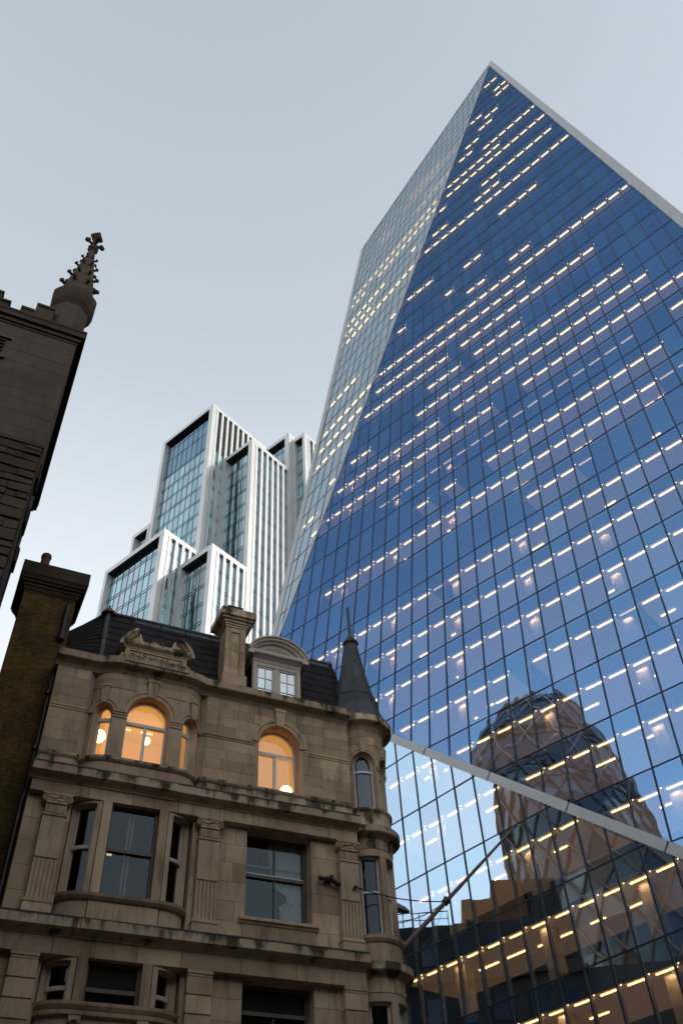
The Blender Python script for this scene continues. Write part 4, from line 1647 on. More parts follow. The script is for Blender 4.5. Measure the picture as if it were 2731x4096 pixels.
sp(mb, 'lower_wall', M['stone_plain'])
ashlar(1.52, 1.92, WB, 6.0, 7.92, [], ch=0.5)
ashlar(6.66, 7.47, WB, 6.0, 7.92, [], ch=0.48)
ashlar(9.36, 10.12, WB, 6.0, 7.92, [], ch=0.48)
window(S3, 0.02, 1.87, 6.0, 7.92, False, 0.33, 0.09, M['dark_frame'], M['w_glass_dark'], tr=(7.28, 6.98), bars=[(0.945, 7.0, 7.26, .018)])
fbox(7.57, 9.26, -0.70, -0.68, 7.30, 7.85, 'roller_blind', M['blind'])
mb = MB()
abox(S3, 0.11, 1.78, 6.93, 7.01, 0.30, 0.37, mb)
sp(mb, 'sash_rail', M['white_frame'])
window(flat(3.46, 5.16, -0.3), 0, 1.7, 2.6, 5.6, False, 0.2, 0.09, M['dark_frame'], M['w_glass_dark'], tr=(4.4,), mull=(0.85,))
mb = MB()                                      # little columns of the bay below, just in the picture
for u in (3.53, 5.05):
    mb.tube([fp(u, -0.05, 5.4), fp(u, -0.05, 6.55)], 0.09, 10)
    mb.box(u - .13, u + .13, -0.2, 0.08, 6.62, 6.72, P=PF)
    mb.ball(fp(u - .1, 0.03, 6.60), .05, 8, 5)
    mb.ball(fp(u + .1, 0.03, 6.60), .05, 8, 5)
sp(mb, 'bay_colonnette', M['stone'])
mb = MB()
sweep(bay_mid, [(0.0, 6.70), (0.10, 6.72), (0.12, 6.80), (-0.3, 6.82), (-0.3, 6.70)], mb)
sp(mb, 'bay_cornice', M['stone'])

# ---- corner turret
mb = MB()
w1 = (aT(-44), aT(12), 13.08, 14.62, True)
w2 = (aT(22), aT(72), 13.08, 14.62, True)
wall_panel(ST, 0, ST.L[-1], 12.3, 15.92, [w1, w2], 0.26, mb, 0.06)
for z0, z1, s, h in ((8.5, 11.84, 9.42, 11.62), (GZ, 7.96, 5.6, 7.75)):
    wall_panel(ST, 0, ST.L[-1], z0, z1, [(aT(-42), aT(4), s, h, False), (aT(20), aT(66), s, h, False)], 0.22, mb, 0.06)
tur = sp(mb, 'turret_wall', M['stone_plain'])


def tpart(mb_, nm, mt, **k):
    return mb_.build(nm, mt, tur, **k)


tarc = lambda f0=-50, f1=112, n=30, R=TR: arc_path(TC[0], TC[1], R, f0, f1, n)
mb = MB()
for o in (w1, w2):
    arch_mould(ST, o[0], o[1], o[3], 0.13, 0.06, mb)
tpart(mb, 'arch_moulding', M['stone_plain'])
for o in (w1, w2):
    mb = MB()
    c, rr = (o[0] + o[1]) / 2, (o[1] - o[0]) / 2
    keystone(ST, c, o[3] + rr - .02, o[3] + rr + .42, .075, .11, .12, mb)
    tpart(mb, 'keystone', M['stone'])
    mb = MB()
    for z0, z1, d in ((14.44, 14.50, .025), (14.50, 14.56, .05), (14.56, 14.62, .07)):
        abox(ST, o[1] + .005, o[1] + .10, z0, z1, -d, .2, mb, step=.05)
    abox(ST, o[0] - .06, o[0] - .005, 14.44, 14.62, -.05, .2, mb, step=.05)
    tpart(mb, 'pier_moulding', M['stone'])
for y0, y1 in ((15.30, 15.58), (15.59, 15.88)):
    for f0, f1 in ((-52, -30), (-29, -6), (-5, 16), (17, 40), (41, 66), (67, 90)):
        mb = MB()
        abox(ST, aT(f0) + .006, aT(f1), y0, y1, -.014, .03, mb, step=.05)
        tpart(mb, 'stone_block', M['stone'], fix=False)
for prof, nm, mt in (
        ([(p[0], p[1] + .0) for p in par_prof[1:-1]] + [(-.2, 16.33), (-.2, 15.86)], 'main_cornice', 'stone_moss'),
        ([(-.2, 12.40), (0.05, 12.42), (0.05, 12.94), (0.06, 12.97), (0.10, 13.02), (0.10, 13.08), (-.2, 13.12)], 'sill_course', 'stone_moss'),
        ([(-.2, 11.84), (0.02, 11.84), (0.02, 12.12), (0.06, 12.16), (0.14, 12.20), (0.24, 12.24), (0.27, 12.27), (0.27, 12.44), (0.2, 12.47), (-.2, 12.48)], 'cornice', 'stone_moss'),
        ([(-.2, 7.96), (0.02, 7.96), (0.02, 8.30), (0.06, 8.34), (0.14, 8.39), (0.24, 8.42), (0.27, 8.45), (0.27, 8.64), (0.2, 8.67), (-.2, 8.70)], 'cornice', 'stone_moss'),
        ([(-.2, 9.20), (0.05, 9.22), (0.11, 9.29), (0.13, 9.38), (-.2, 9.42)], 'window_sill', 'stone'),
        ([(-.2, 8.72), (0.03, 8.72), (0.03, 9.18), (-.2, 9.19)], 'apron', 'stone')):
    mb = MB()
    sweep(tarc(), prof, mb)
    tpart(mb, nm, M[mt])
for f0, f1 in ((5, 11), (12.5, 18)):
    mb = MB()
    abox(ST, aT(f0), aT(f1), 9.42, 11.62, -.02, .2, mb, step=.04)
    tpart(mb, 'stone_mullion', M['stone'])


def twin(a0, a1, z0, zs, arched, tr):
    fm = MB()
    for d0, d1, fw in ((.16, .24, .045),):
        abox(ST, a0, a0 + fw, z0, zs, d0, d1, fm, step=.05)
        abox(ST, a1 - fw, a1, z0, zs, d0, d1, fm, step=.05)
        abox(ST, a0, a1, z0, z0 + fw, d0, d1, fm, step=.05)
        for t in tr:
            abox(ST, a0, a1, t - .03, t + .03, d0 - .01, d1, fm, step=.05)
        if arched:
            c, r0 = (a0 + a1) / 2, (a1 - a0) / 2
            rg = []
            for k in range(13):
                t = math.pi * k / 12
                rg.append([Vector(ST.at(c - (r0 - q) * math.cos(t), zs + (r0 - q) * math.sin(t), d)) for q, d in ((0, d0), (fw, d0), (fw, d1), (0, d1))])
            fm.rings(rg)
        else:
            abox(ST, a0, a1, zs - fw, zs, d0, d1, fm, step=.05)
    wn = tpart(fm, 'window', M['white_frame'])
    pm = MB()
    n = 14
    c, r0 = (a0 + a1) / 2, (a1 - a0) / 2
    for k in range(n):
        x0, x1 = a0 + (a1 - a0) * k / n, a0 + (a1 - a0) * (k + 1) / n
        f = (lambda x: zs + math.sqrt(max(r0 * r0 - (x - c) ** 2, 0))) if arched else (lambda x: zs)
        pm.poly([ST.at(x0, z0, .2), ST.at(x1, z0, .2), ST.at(x1, f(x1), .2), ST.at(x0, f(x0), .2)])
    pm.build('pane', M['w_glass'] if arched else M['w_glass_dark'], tur)


twin(*w1[:4], True, (14.40,))
twin(*w2[:4], True, (14.40,))
for s, h, t in ((9.42, 11.62, (10.62,)), (5.6, 7.75, (6.7,))):
    twin(aT(-42), aT(4), s, h, False, t)
    twin(aT(20), aT(66), s, h, False, t)
mb = MB()
mb.tube([fp(TC[0], TC[1], GZ), fp(TC[0], TC[1], 15.9)], 0.40, 10)
tpart(mb, 'turret_core', M['room_dark'])
# ------------------------------------------------------------------ slate roof of the stone building
RB, RT = (-0.62, 16.42), (-1.85, 19.52)        # foot and head of the steep front slope (out, height)


def rp(u, t, lift=0.0):
    """a point of the front slope, t from foot to head; lift is proud of the slope"""
    k = lift * 0.93
    return fp(u, RB[0] + (RT[0] - RB[0]) * t + k, RB[1] + (RT[1] - RB[1]) * t + lift * 0.37)


UL0, UL1, UR0, UR1 = 2.70, 2.85, 11.30, 11.05
mb = MB()
mb.poly([rp(UL0, 0), rp(UR0, 0), rp(UR1, 1), rp(UL1, 1)])
mb.poly([rp(UL0, 0), rp(UL1, 1), fp(1.50, -3.0, 18.95), fp(1.30, -0.95, 16.95)])
mb.poly([rp(UL1, 1), rp(UR1, 1), fp(10.9, -7.5, 19.7), fp(3.0, -7.5, 19.7), fp(1.50, -3.0, 18.95)])
mb.poly([rp(UR1, 1), rp(UR0, 0), fp(11.9, -7.0, 16.5), fp(10.9, -7.5, 19.7)])
mb.poly([fp(3.0, -7.5, 19.7), fp(10.9, -7.5, 19.7), fp(11.9, -8.7, 16.2), fp(1.6, -8.7, 16.2)])
mb.poly([fp(1.3, -0.95, 16.95), fp(1.5, -3, 18.95), fp(3.0, -7.5, 19.7), fp(1.6, -8.7, 16.2)])
roof = sp(mb, 'roof', M['slate'], fix=False)
mb = MB()
mb.poly([fp(1.5, -0.2, 16.33), fp(11.6, -0.2, 16.33), fp(11.6, -1.0, 16.33), fp(1.5, -1.0, 16.33)])
mb.build('lead_gutter', M['lead'], roof, fix=False)
ns = 0
bulk = MB()
rows = 8
for r_ in range(rows):
    t0, t1 = r_ / rows, (r_ + 1.12) / rows
    x = UL0 + 0.03 - (0.31 if r_ % 2 else 0)
    while x < UR0 - 0.1:
        a, b = max(x, UL0 + 0.02), min(x + 0.61, UR0 - (UR0 - UR1) * t0)
        x += 0.62
        if b - a < 0.08:
            continue
        mid = (a + b) / 2
        if 7.55 < mid < 9.25 and t0 < 0.45 or 6.45 < mid < 7.3 and t0 < .2:
            continue
        l0, l1 = 0.022 + rng.uniform(0, .012), 0.006 + rng.uniform(0, .006)
        c = [rp(a + .005, t0, 0.0), rp(b - .005, t0, 0.0), rp(b - .005, min(t1, 1), 0.0), rp(a + .005, min(t1, 1), 0.0),
             rp(a + .005, t0, l0), rp(b - .005, t0, l0), rp(b - .005, min(t1, 1), l1), rp(a + .005, min(t1, 1), l1)]
        m_ = MB()
        m_.hexa(c)
        m_.build('slate', M['slate'], roof, fix=False)
        ns += 1
# slates of the left hip slope
hl0, hl1, hb0, hb1 = Vector(rp(UL0, 0)), Vector(rp(UL1, 1)), Vector(fp(1.30, -0.95, 16.95)), Vector(fp(1.50, -3.0, 18.95))
nrm = (hl1 - hl0).cross(hb0 - hl0).normalized()
if nrm.dot(Vector(fp(0, 5, 25)) - hl0) < 0:
    nrm = -nrm
hs = MB()
for r_ in range(12):
    for c_ in range(4):
        t0, t1, s0, s1 = r_ / 12, (r_ + 1.1) / 12, max(0, (c_ - (.5 if r_ % 2 else 0)) / 3.5), min(1, (c_ + .98 - (.5 if r_ % 2 else 0)) / 3.5)
        t1 = min(t1, 1)
        if s1 - s0 < .05:
            continue
        q = lambda s, t, l: (hl0 + (hl1 - hl0) * t) * (1 - s) + (hb0 + (hb1 - hb0) * t) * s + nrm * l
        hs.hexa([q(s0, t0, 0), q(s1, t0, 0), q(s1, t1, 0), q(s0, t1, 0), q(s0, t0, .03), q(s1, t0, .03), q(s1, t1, .008), q(s0, t1, .008)])
hs.build('hip_slates', M['slate'], roof, fix=False, kind='stuff')
# lead rolls on ridge and hips
mb = MB()
mb.tube([rp(UL1 - .02, 1.0, .03), rp(6.9, 1.005, .03), rp(UR1, 1.0, .03)], 0.065, 8)
for k in range(1, 9):
    mb.bar(rp(UL1 + k * .9, .955, .02), rp(UL1 + k * .9 + .86, .955, .02), Vector(rp(5, 1)) - Vector(rp(5, 0)), Vector((0, 0, 0)) + NS, -0.03, 0.03, 0, .015)
mb.build('ridge_roll', M['lead'], roof, smooth=False)
mb = MB()
mb.tube([rp(UL0, -.02, .03), rp(UL0 + .07, .5, .03), rp(UL1, 1.02, .03)], [0.085, 0.08, 0.075], 8)
e = Vector(rp(UL0 + .07, .47, .03))
mb.tube([e, e + (Vector(rp(UL0 + .08, .55, .03)) - e)], .10, 8)
mb.tube([rp(UL1, 1.0, .03), fp(2.2, -2.45, 19.25), fp(1.50, -3.0, 18.95)], 0.07, 8)
mb.build('hip_roll', M['lead'], roof)
mb = MB()
mb.rings([[Vector(rp(UL1, 1.0)) + Vector((math.cos(k * math.pi / 4) * r_, math.sin(k * math.pi / 4) * r_, z)) for k in range(8)] for r_, z in ((.26, -.06), (.20, .08), (.09, .2), (.035, .23), (.03, .30), (.045, .33), (.01, .37))])
mb.build('roof_finial', M['terracotta'], roof)

# ---- open pediment over the bay
ped = fbox(3.22, 5.38, -0.55, -0.10, 16.37, 16.48, 'pediment', M['stone'])
mb = MB()
mb.box(3.34, 5.26, -0.60, -0.14, 16.48, 16.96, P=PF)
for a, b, c, d in ((3.40, 5.20, 16.50, 16.545), (3.40, 5.20, 16.875, 16.92), (3.40, 3.46, 16.545, 16.875), (5.14, 5.20, 16.545, 16.875)):
    mb.box(a, b, -0.14, -0.095, c, d, P=PF)
mb.build('panel', M['stone'], ped)
mb = MB()                                      # carved scrolls round a small roundel
for s in (-1, 1):
    for k in range(4):
        cu, cz = 4.30 + s * (0.17 + k * .185), 16.71 + (.03 if k % 2 else -.03)
        pts = []
        for q in range(14):
            t = q / 13 * 2.6 * math.pi
            rr = .085 * (1 - q / 18)
            pts.append(fp(cu + s * math.cos(t + k) * rr, -0.125, cz + math.sin(t + k) * rr * 1.25))
        mb.tube(pts, [.024 * (1 - q / 24) for q in range(14)], 5)
        for q in range(3):
            mb.ball(fp(cu + rng.uniform(-.07, .07), -0.125, 16.71 + rng.uniform(-.12, .12)), rng.uniform(.018, .034), 6, 4)
mb.tube([fp(4.30 + math.cos(t * .5236) * .085, -0.12, 16.71 + math.sin(t * .5236) * .085) for t in range(13)], .024, 6)
mb.ball(fp(4.30, -0.12, 16.71), .045, 8, 5)
mb.build('carving', M['stone'], ped)
mb = MB()
mb.box(3.22, 3.40, -0.5, -0.2, 16.48, 16.72, P=PF)
mb.hexa([fp(5.26, -0.5, 16.48), fp(5.50, -0.5, 16.48), fp(5.50, -.2, 16.48), fp(5.26, -.2, 16.48), fp(5.26, -0.5, 16.82), fp(5.34, -0.5, 16.82), fp(5.34, -.2, 16.82), fp(5.26, -.2, 16.82)])
mb.hexa([fp(3.10, -0.5, 16.48), fp(3.34, -0.5, 16.48), fp(3.34, -.2, 16.48), fp(3.10, -.2, 16.48), fp(3.26, -0.5, 16.82), fp(3.34, -0.5, 16.82), fp(3.34, -.2, 16.82), fp(3.26, -.2, 16.82)])
mb.build('shoulder', M['stone'], ped)
mb = MB()
sweep([(3.30, -0.62), (3.30, -0.15), (5.30, -0.15), (5.30, -0.62)][1:3], [(-.45, 16.96), (0.02, 16.96), (0.05, 17.02), (0.12, 17.06), (0.16, 17.10), (0.16, 17.20), (-.45, 17.24)], mb)
mb.build('pediment_cornice', M['stone_moss'], ped)
for s in (-1, 1):                              # the two broken halves of a curved pediment
    mb = MB()
    rg = []
    n = 9
    for k in range(n + 1):
        t = math.radians(8 + 46 * k / n)
        du, dz = math.cos(t), math.sin(t)
        c = (4.30, 16.86)
        rg.append([fp(c[0] + s * du * r_, w, c[1] + dz * r_ * .86) for r_, w in ((1.20, -.6), (1.20, 0.0), (1.10, 0.02), (1.06, -.04), (1.00, -.10), (0.98, -.6))])
    mb.rings(rg)
    mb.build('broken_pediment', M['stone_moss'], ped)
    mb = MB()
    mb.hexa([fp(4.30 + s * a, w, z) for w, z, a in ((-.5, 17.2, .40), (-.5, 17.2, 1.05), (-.16, 17.2, 1.05), (-.16, 17.2, .40))] + [fp(4.30 + s * a, w, z) for w, z, a in ((-.5, 17.66, .55), (-.5, 17.30, 1.0), (-.22, 17.30, 1.0), (-.22, 17.66, .55))])
    mb.build('tympanum', M['stone_plain'], ped)
mb = MB()
mb.box(4.12, 4.44, -.4, -.12, 17.2, 17.42, P=PF)
for k in range(6):
    mb.ball(fp(4.1 + .07 * k, -.13, 17.28 + rng.uniform(-.05, .08)), rng.uniform(.04, .07), 6, 4)
mb.build('broken_finial', M['stone_moss'], ped)

# ---- panelled stone chimney
CW = -0.30
mb = MB()
mb.box(6.48, 7.30, -1.1, CW, 16.37, 16.98, P=PF)
mb.box(6.51, 7.27, -1.07, CW - .03, 16.98, 17.03, P=PF)
chim = sp(mb, 'chimney', M['stone'])
for k in range(6):                             # courses of the shaft with a sunk panel
    z0, z1 = 17.03 + k * .315, 17.03 + (k + 1) * .315 - .008
    for a, b in ((6.54, 6.72), (7.06, 7.24)):
        mb = MB()
        mb.box(a, b, -1.0, CW - .06, z0, z1, P=PF)
        mb.build('stone_block', M['stone'], chim, fix=False)
    mb = MB()
    if k in (0, 5):
        mb.box(6.725, 7.055, -1.0, CW - .06, z0 + (.0 if k == 0 else .13), z1 - (.13 if k == 0 else 0), P=PF)
    mb.box(6.725, 7.055, -1.0, CW - .11, z0, z1, P=PF)
    mb.build('stone_block', M['stone'], chim, fix=False)
mb = MB()
for a, b, c, d in ((6.735, 7.045, 17.22, 17.25), (6.735, 7.045, 18.73, 18.76), (6.735, 6.765, 17.25, 18.73), (7.015, 7.045, 17.25, 18.73)):
    mb.box(a, b, -.45, CW - .075, c, d, P=PF)
mb.build('panel_moulding', M['stone'], chim)
mb = MB()
for z0, z1, d in ((18.92, 18.99, .03), (18.99, 19.06, .07), (19.06, 19.16, .12), (19.16, 19.25, .19), (19.25, 19.50, .27), (19.50, 19.55, .25)):
    mb.box(6.54 - d, 7.24 + d, -1.02 - d, CW - .06 + d, z0, z1, P=PF)
mb.build('chimney_cap', M['stone_moss'], chim)
mb = MB()
mb.box(6.56, 7.10, -.95, -.35, 19.55, 19.86, P=PF)
mb.box(6.66, 7.0, -.85, -.45, 19.86, 19.90, P=PF)
mb.build('flue_block', M['church'], chim)

# ---- cream dormer
DW = -0.58
mb = MB()
mb.box(7.60, 9.28, -1.9, DW - .12, 16.4, 17.92, P=PF)
dor = sp(mb, 'dormer', M['slate'])


def dbox(a, b, c, d, z0, z1, nm, mt):
    m_ = MB()
    m_.box(a, b, c, d, z0, z1, P=PF)
    return m_.build(nm, mt, dor)


for a, b in ((7.60, 7.74), (9.14, 9.28), (8.36, 8.52)):
    dbox(a, b, DW - .12, DW + (.0 if a != 8.36 else -.02), 16.4, 17.92, 'post', M['paint'])
    if a != 8.36:
        dbox(a + .035, b - .035, DW, DW + .025, 16.4, 17.88, 'post_facing', M['paint'])
dbox(7.74, 9.14, DW - .1, DW - .01, 17.80, 17.92, 'head', M['paint'])
dbox(7.74, 9.14, DW - .1, DW + .03, 16.36, 16.46, 'sill', M['paint'])
for a, b in ((7.74, 8.36), (8.52, 9.14)):
    m_ = MB()
    for x0, x1, z0, z1 in ((a, a + .06, 16.46, 17.80), (b - .06, b, 16.46, 17.80), (a, b, 16.46, 16.52), (a, b, 17.73, 17.80)):
        m_.box(x0, x1, DW - .08, DW - .035, z0, z1, P=PF)
    cm = (a + b) / 2
    m_.box(cm - .014, cm + .014, DW - .07, DW - .045, 16.52, 17.73, P=PF)
    for z in (16.92, 17.32):
        m_.box(a + .06, b - .06, DW - .07, DW - .046, z - .014, z + .014, P=PF)
    m_.build('casement', M['paint'], dor)
    for x0, x1 in ((a + .06, cm - .014), (cm + .014, b - .06)):
        for z0, z1 in ((16.52, 16.91), (16.93, 17.31), (17.33, 17.73)):
            m_ = MB()
            e1, e2 = rng.gauss(0, .004), rng.gauss(0, .004)
            m_.poly([fp(x0, DW - .06 + e1, z0), fp(x1, DW - .06 + e2, z0), fp(x1, DW - .06 - e1, z1), fp(x0, DW - .06 - e2, z1)])
            m_.build('pane', M['d_glass'] if 'd_glass' in M else M.setdefault('d_glass', glass('dormer_glass', (0.42, 0.46, 0.48), (0.25, 0.25, 0.25), wave=.02, wscale=1.4)), dor)
m_ = MB()
sweep([(7.58, DW), (9.30, DW)], [(-1.0, 17.92), (0.0, 17.92), (0.03, 17.98), (0.03, 18.02), (0.08, 18.06), (0.14, 18.10), (0.22, 18.13), (0.24, 18.17), (0.24, 18.25), (-1.0, 18.28)], m_)
for a, b in ((7.36, 7.58), (9.30, 9.52)):
    m_.box(a, b, -1.5, DW + .2, 18.10, 18.26, P=PF)
m_.build('dormer_cornice', M['paint'], dor)
m_ = MB()                                      # curved hood with a shaded tympanum
rg = []
for k in range(21):
    t = math.pi * (0.5 + (k / 10 - 1) * .405)
    rg.append([fp(8.44 - math.cos(t) * r_ * .93, w, 17.98 + math.sin(t) * r_ * .80 - .0) for r_, w in ((1.24, -1.9), (1.24, DW + .26), (1.18, DW + .26), (1.16, DW + .20), (1.08, DW + .18), (1.06, DW + .10), (0.98, DW + .07), (0.96, DW - .05), (0.96, -1.9))])
m_.rings(rg)
m_.build('hood', M['paint'], dor, smooth=False)
m_ = MB()
q = [fp(8.44 - math.cos(math.pi * k / 14) * 1.0, DW - .03, 18.24 + math.sin(math.pi * k / 14) * .56) for k in range(15)]
m_.poly(q)
for k in range(3):
    m_.tube([fp(8.44 - math.cos(math.pi * j / 12) * (.62 - k * .13), DW - .02, 18.28 + math.sin(math.pi * j / 12) * (.34 - k * .07)) for j in range(13)], .018, 5)
m_.build('tympanum', M['paint'], dor, fix=False)
m_ = MB()
m_.hexa([fp(9.28, -1.2, 17.3), fp(9.62, -1.3, 17.35), fp(9.62, -1.26, 17.35), fp(9.28, -.8, 17.3), fp(9.30, -1.6, 18.2), fp(9.7, -1.6, 18.1), fp(9.7, -1.55, 18.1), fp(9.30, -.9, 18.1)])
m_.build('lead_cheek', M['lead'], dor)

# ---- leaded spire over the turret
SC_ = (11.47, -1.0)


def oct_(r_, z, n=8, ph=math.pi / 8):
    return [fp(SC_[0] + math.sin(ph + k * 2 * math.pi / n) * r_, SC_[1] + math.cos(ph + k * 2 * math.pi / n) * r_, z) for k in range(n)]


mb = MB()
mb.rings([oct_(r_, z) for r_, z in ((1.02, 16.33), (0.93, 16.55), (0.80, 17.02), (0.77, 17.05), (0.735, 17.42), (0.75, 17.44), (0.75, 17.49), (0.66, 17.52), (0.40, 18.7), (0.205, 19.95), (0.20, 20.2))])
spr = sp(mb, 'spire', M['lead'])
for k in range(8):
    t = math.pi / 8 + k * math.pi / 4
    q = lambda r_, z: fp(SC_[0] + math.sin(t) * r_, SC_[1] + math.cos(t) * r_, z)
    m_ = MB()
    m_.tube([q(.67, 17.50), q(.405, 18.7), q(.21, 19.95)], .030, 6)
    m_.tube([q(1.0, 16.4), q(.805, 17.02), q(.745, 17.44)], .026, 6)
    m_.build('lead_roll', M['lead'], spr)
mb = MB()
mb.rings([oct_(r_, z) for r_, z in ((.20, 19.93), (.29, 19.97), (.30, 20.03), (.24, 20.07), (.22, 20.12), (.12, 20.24), (.08, 20.36), (.055, 20.42))])
mb.build('spire_collar', M['lead'], spr)
mb = MB()
mb.tube([fp(SC_[0], SC_[1], 20.4), fp(SC_[0] - .01, SC_[1], 21.2), fp(SC_[0] - .02, SC_[1], 21.75)], [.065, .055, .05], 8)
mb.build('spire_rod', M['lead'], spr)
mb = MB()
hk = [(10.88, 19.42), (10.93, 19.62), (10.98, 19.72), (11.04, 19.72), (11.05, 19.66)]
mb.tube([fp(u, -1.9, z) for u, z in hk], .018, 5)
mb.build('iron_hook', M['black_iron'], roof)

# ------------------------------------------------------------------ brick chimney stack on the left
stack = thing('brick_chimney_stack', 'tall soot-stained yellow brick chimney stack left of the stone building', 'chimney', tuple(fp(.8, -1.6, GZ)))
BW = -0.90
mb = MB()
mb.box(0.06, 1.63, -2.35, BW - .03, GZ, 18.95, P=PF)
mb.build('brick_core', M['mortar'], stack)
bl, bh, jt = 0.213, 0.0655, 0.0095
proto = MB()
proto.box(0, bl, -0.09, 0.0, 0, bh, P=lambda a, b, c: tuple(U * a + NS * b + V3(0, 0, c)))
pme = proto.mesh('brick', M['brick'])
hdr = MB()
hdr.box(0, 0.1, -0.09, 0.0, 0, bh, P=lambda a, b, c: tuple(U * a + NS * b + V3(0, 0, c)))
hme = hdr.mesh('brick', M['brick'])
z, c, nb_ = 18.86, 0, 0
bulk = MB()
while z > GZ + 0.1:
    x = 0.05
    k = 0
    while x < 1.63:
        head = (c % 2 == 1)
        L = 0.1 if head else bl
        if c % 2 == 1 and k == 0:
            L = 0.1
        if x + L > 1.645:
            L = 1.645 - x
        w = BW + rng.uniform(-.006, .004)
        full = abs(L - bl) < 1e-6 or abs(L - 0.1) < 1e-6
        if full and nb_ < 296 and z < 18.4:
            link('brick', hme if L < .15 else pme, stack, loc=fp(x, w, z))
            nb_ += 1
        elif L > .02:
            bulk.box(x, x + L, w - .09, w, z, z + bh, P=PF)
        x += L + jt
        k += 1
    z -= bh + jt
    c += 1
bulk.build('bricks_below', M['brick'], stack, fix=False, kind='stuff')
sd_ = MB()
z, c = 18.86, 0
while z > 12:
    y = -2.3 + (0.1 if c % 2 else 0)
    while y < -1.05:
        for x0, x1 in ((0.05, .09), (1.60, 1.64)):
            sd_.box(x0 - .02, x1 + .02, y, min(y + bl, -1.0), z, z + bh, P=PF)
        y += bl + jt
    z -= bh + jt
    c += 1
sd_.build('side_bricks', M['brick'], stack, fix=False, kind='stuff')
mb = MB()
for z0, z1, d in ((18.86, 18.93, .02), (18.93, 19.0, .05), (19.0, 19.07, .07), (19.07, 19.17, .11), (19.17, 19.28, .17), (19.28, 19.36, .22), (19.36, 19.42, .24), (19.42, 19.93, .27)):
    mb.box(0.05 - d, 1.64 + d, -2.37 - d, BW + d, z0, z1, P=PF)
mb.build('chimney_cap', M['church'], stack)
mb = MB()
mb.box(0.0, 1.70, -2.2, BW + .06, 19.93, 20.0, P=PF)
mb.build('cap_slab', M['church'], stack)
mb = MB()
pc = (0.42, -1.35)
mb.rings([[fp(pc[0] + math.cos(k * math.pi / 7) * r_, pc[1] + math.sin(k * math.pi / 7) * r_, z) for k in range(14)] for r_, z in ((.20, 20.0), (.155, 20.1), (.145, 20.75), (.165, 20.80), (.175, 20.86), (.165, 20.92), (.155, 20.95), (.12, 20.95), (.11, 20.6))])
mb.build('chimney_pot', M['terracotta'], stack)
mb = MB()
mb.tube([fp(1.45, BW + .10, 17.35), fp(1.44, BW + .10, 18.1), fp(1.44, BW + .10, 18.55)], .075, 10)
mb.tube([fp(1.45, BW + .12, 17.2), fp(1.45, BW + .12, 17.45)], .11, 10)
mb.build('vent_pipe', M['black_iron'], stack)
mb = MB()                                      # black downpipe in the gap beside the stone front
mb.tube([fp(1.42, -0.45, GZ), fp(1.42, -0.45, 11.7), fp(1.46, -0.5, 12.0), fp(1.46, -0.55, 16.4)], .055, 8)
for z in (9.5, 11.2, 13.2, 15.0):
    mb.tube([fp(1.43, -0.47, z), fp(1.43, -0.47, z + .1)], .075, 8)
mb.build('downpipe', M['black_iron'], stack)
# ------------------------------------------------------------------ church tower at the left edge
CWF = DS - 16.0                                # its front stands 5.5 m nearer than the stone front


def cp_(u, w, z):
    return fp(u, CWF + w, z)


CP = lambda a, b, c: tuple(cp_(a, b, c))
church = thing('church_tower', 'dark sooty church tower with stepped battlements and a crocketed corner pinnacle', 'church tower', tuple(cp_(-4, -4, GZ)))
XR, XL, DB = -0.53, -8.0, -7.4
mb = MB()
mb.box(XL, XR, DB, -0.05, GZ, 18.38, P=CP)
mb.box(XL, XR + .015, DB, 0.0, 18.38, 23.40, P=CP)
body = mb.build('tower_wall', M['church_smooth'], church)
mb = MB()                                      # weathered string course and main cornice, returned along the side
for z0, z1, d in ((18.34, 18.42, .03),):
    mb.box(XL, XR + d, DB - d, d, z0, z1, P=CP)
mb.build('string_course', M['church'], church)
mb = MB()
for z0, z1, d in ((23.36, 23.46, .04), (23.46, 23.62, .10), (23.62, 23.86, .19), (23.86, 23.96, .21)):
    mb.box(XL, XR + d, DB - d, d, z0, z1, P=CP)
mb.build('cornice', M['church'], church)
# smooth courses of the upper stage
rc = random.Random(3)
z = 18.45
while z < 23.3:
    h = rc.uniform(0.42, 0.62)
    h = min(h, 23.35 - z)
    x = XR + 0.012
    first = True
    while x > -3.4:
        L = rc.uniform(0.7, 1.5)
        m_ = MB()
        m_.box(x - L + .005, x - (.0 if first else .005), -0.03, 0.012 + rc.uniform(-.003, .003), z + .005, z + h - .005, P=CP)
        m_.build('stone_block', M['church_smooth'], church, fix=False)
        x -= L
        first = False
    z += h
# coursed rubble below
z = 18.32
nst = 0
bulk = MB()
while z > 6.0:
    h = rc.uniform(0.20, 0.42)
    x = XR
    while x > -2.9:
        L = rc.uniform(0.25, 0.75)
        if z > 15 and h > .3 and rc.random() < .3 and L < .5:
            hh = h / 2
            ps = [(z - hh, z), (z - h, z - hh)]
        else:
            ps = [(z - h, z)]
        for a, b in ps:
            j = lambda: rc.uniform(-.016, .016)
            q = rc.uniform(0.0, 0.035)
            x0, x1 = x - L + .008, x - (.004 if x == XR else .008)
            m_ = MB() if nst < 280 else bulk
            m_.hexa([cp_(x0 + j(), -.06, a + .015 + j()), cp_(x1, -.06, a + .015 + j()), cp_(x1 + j() * .4, q, a + .02 + j()), cp_(x0 + j(), q, a + .02 + j()),
                     cp_(x0 + j(), -.06, b - .012 + j()), cp_(x1, -.06, b - .012 + j()), cp_(x1 + j() * .4, q - .02, b - .02 + j()), cp_(x0 + j(), q - .015, b - .02 + j())])
            if nst < 280:
                m_.build('rubble_stone', M['church'], church, fix=False)
            nst += 1
        x -= L
    z -= h
bulk.build('rubble_below', M['church'], church, fix=False, kind='stuff')
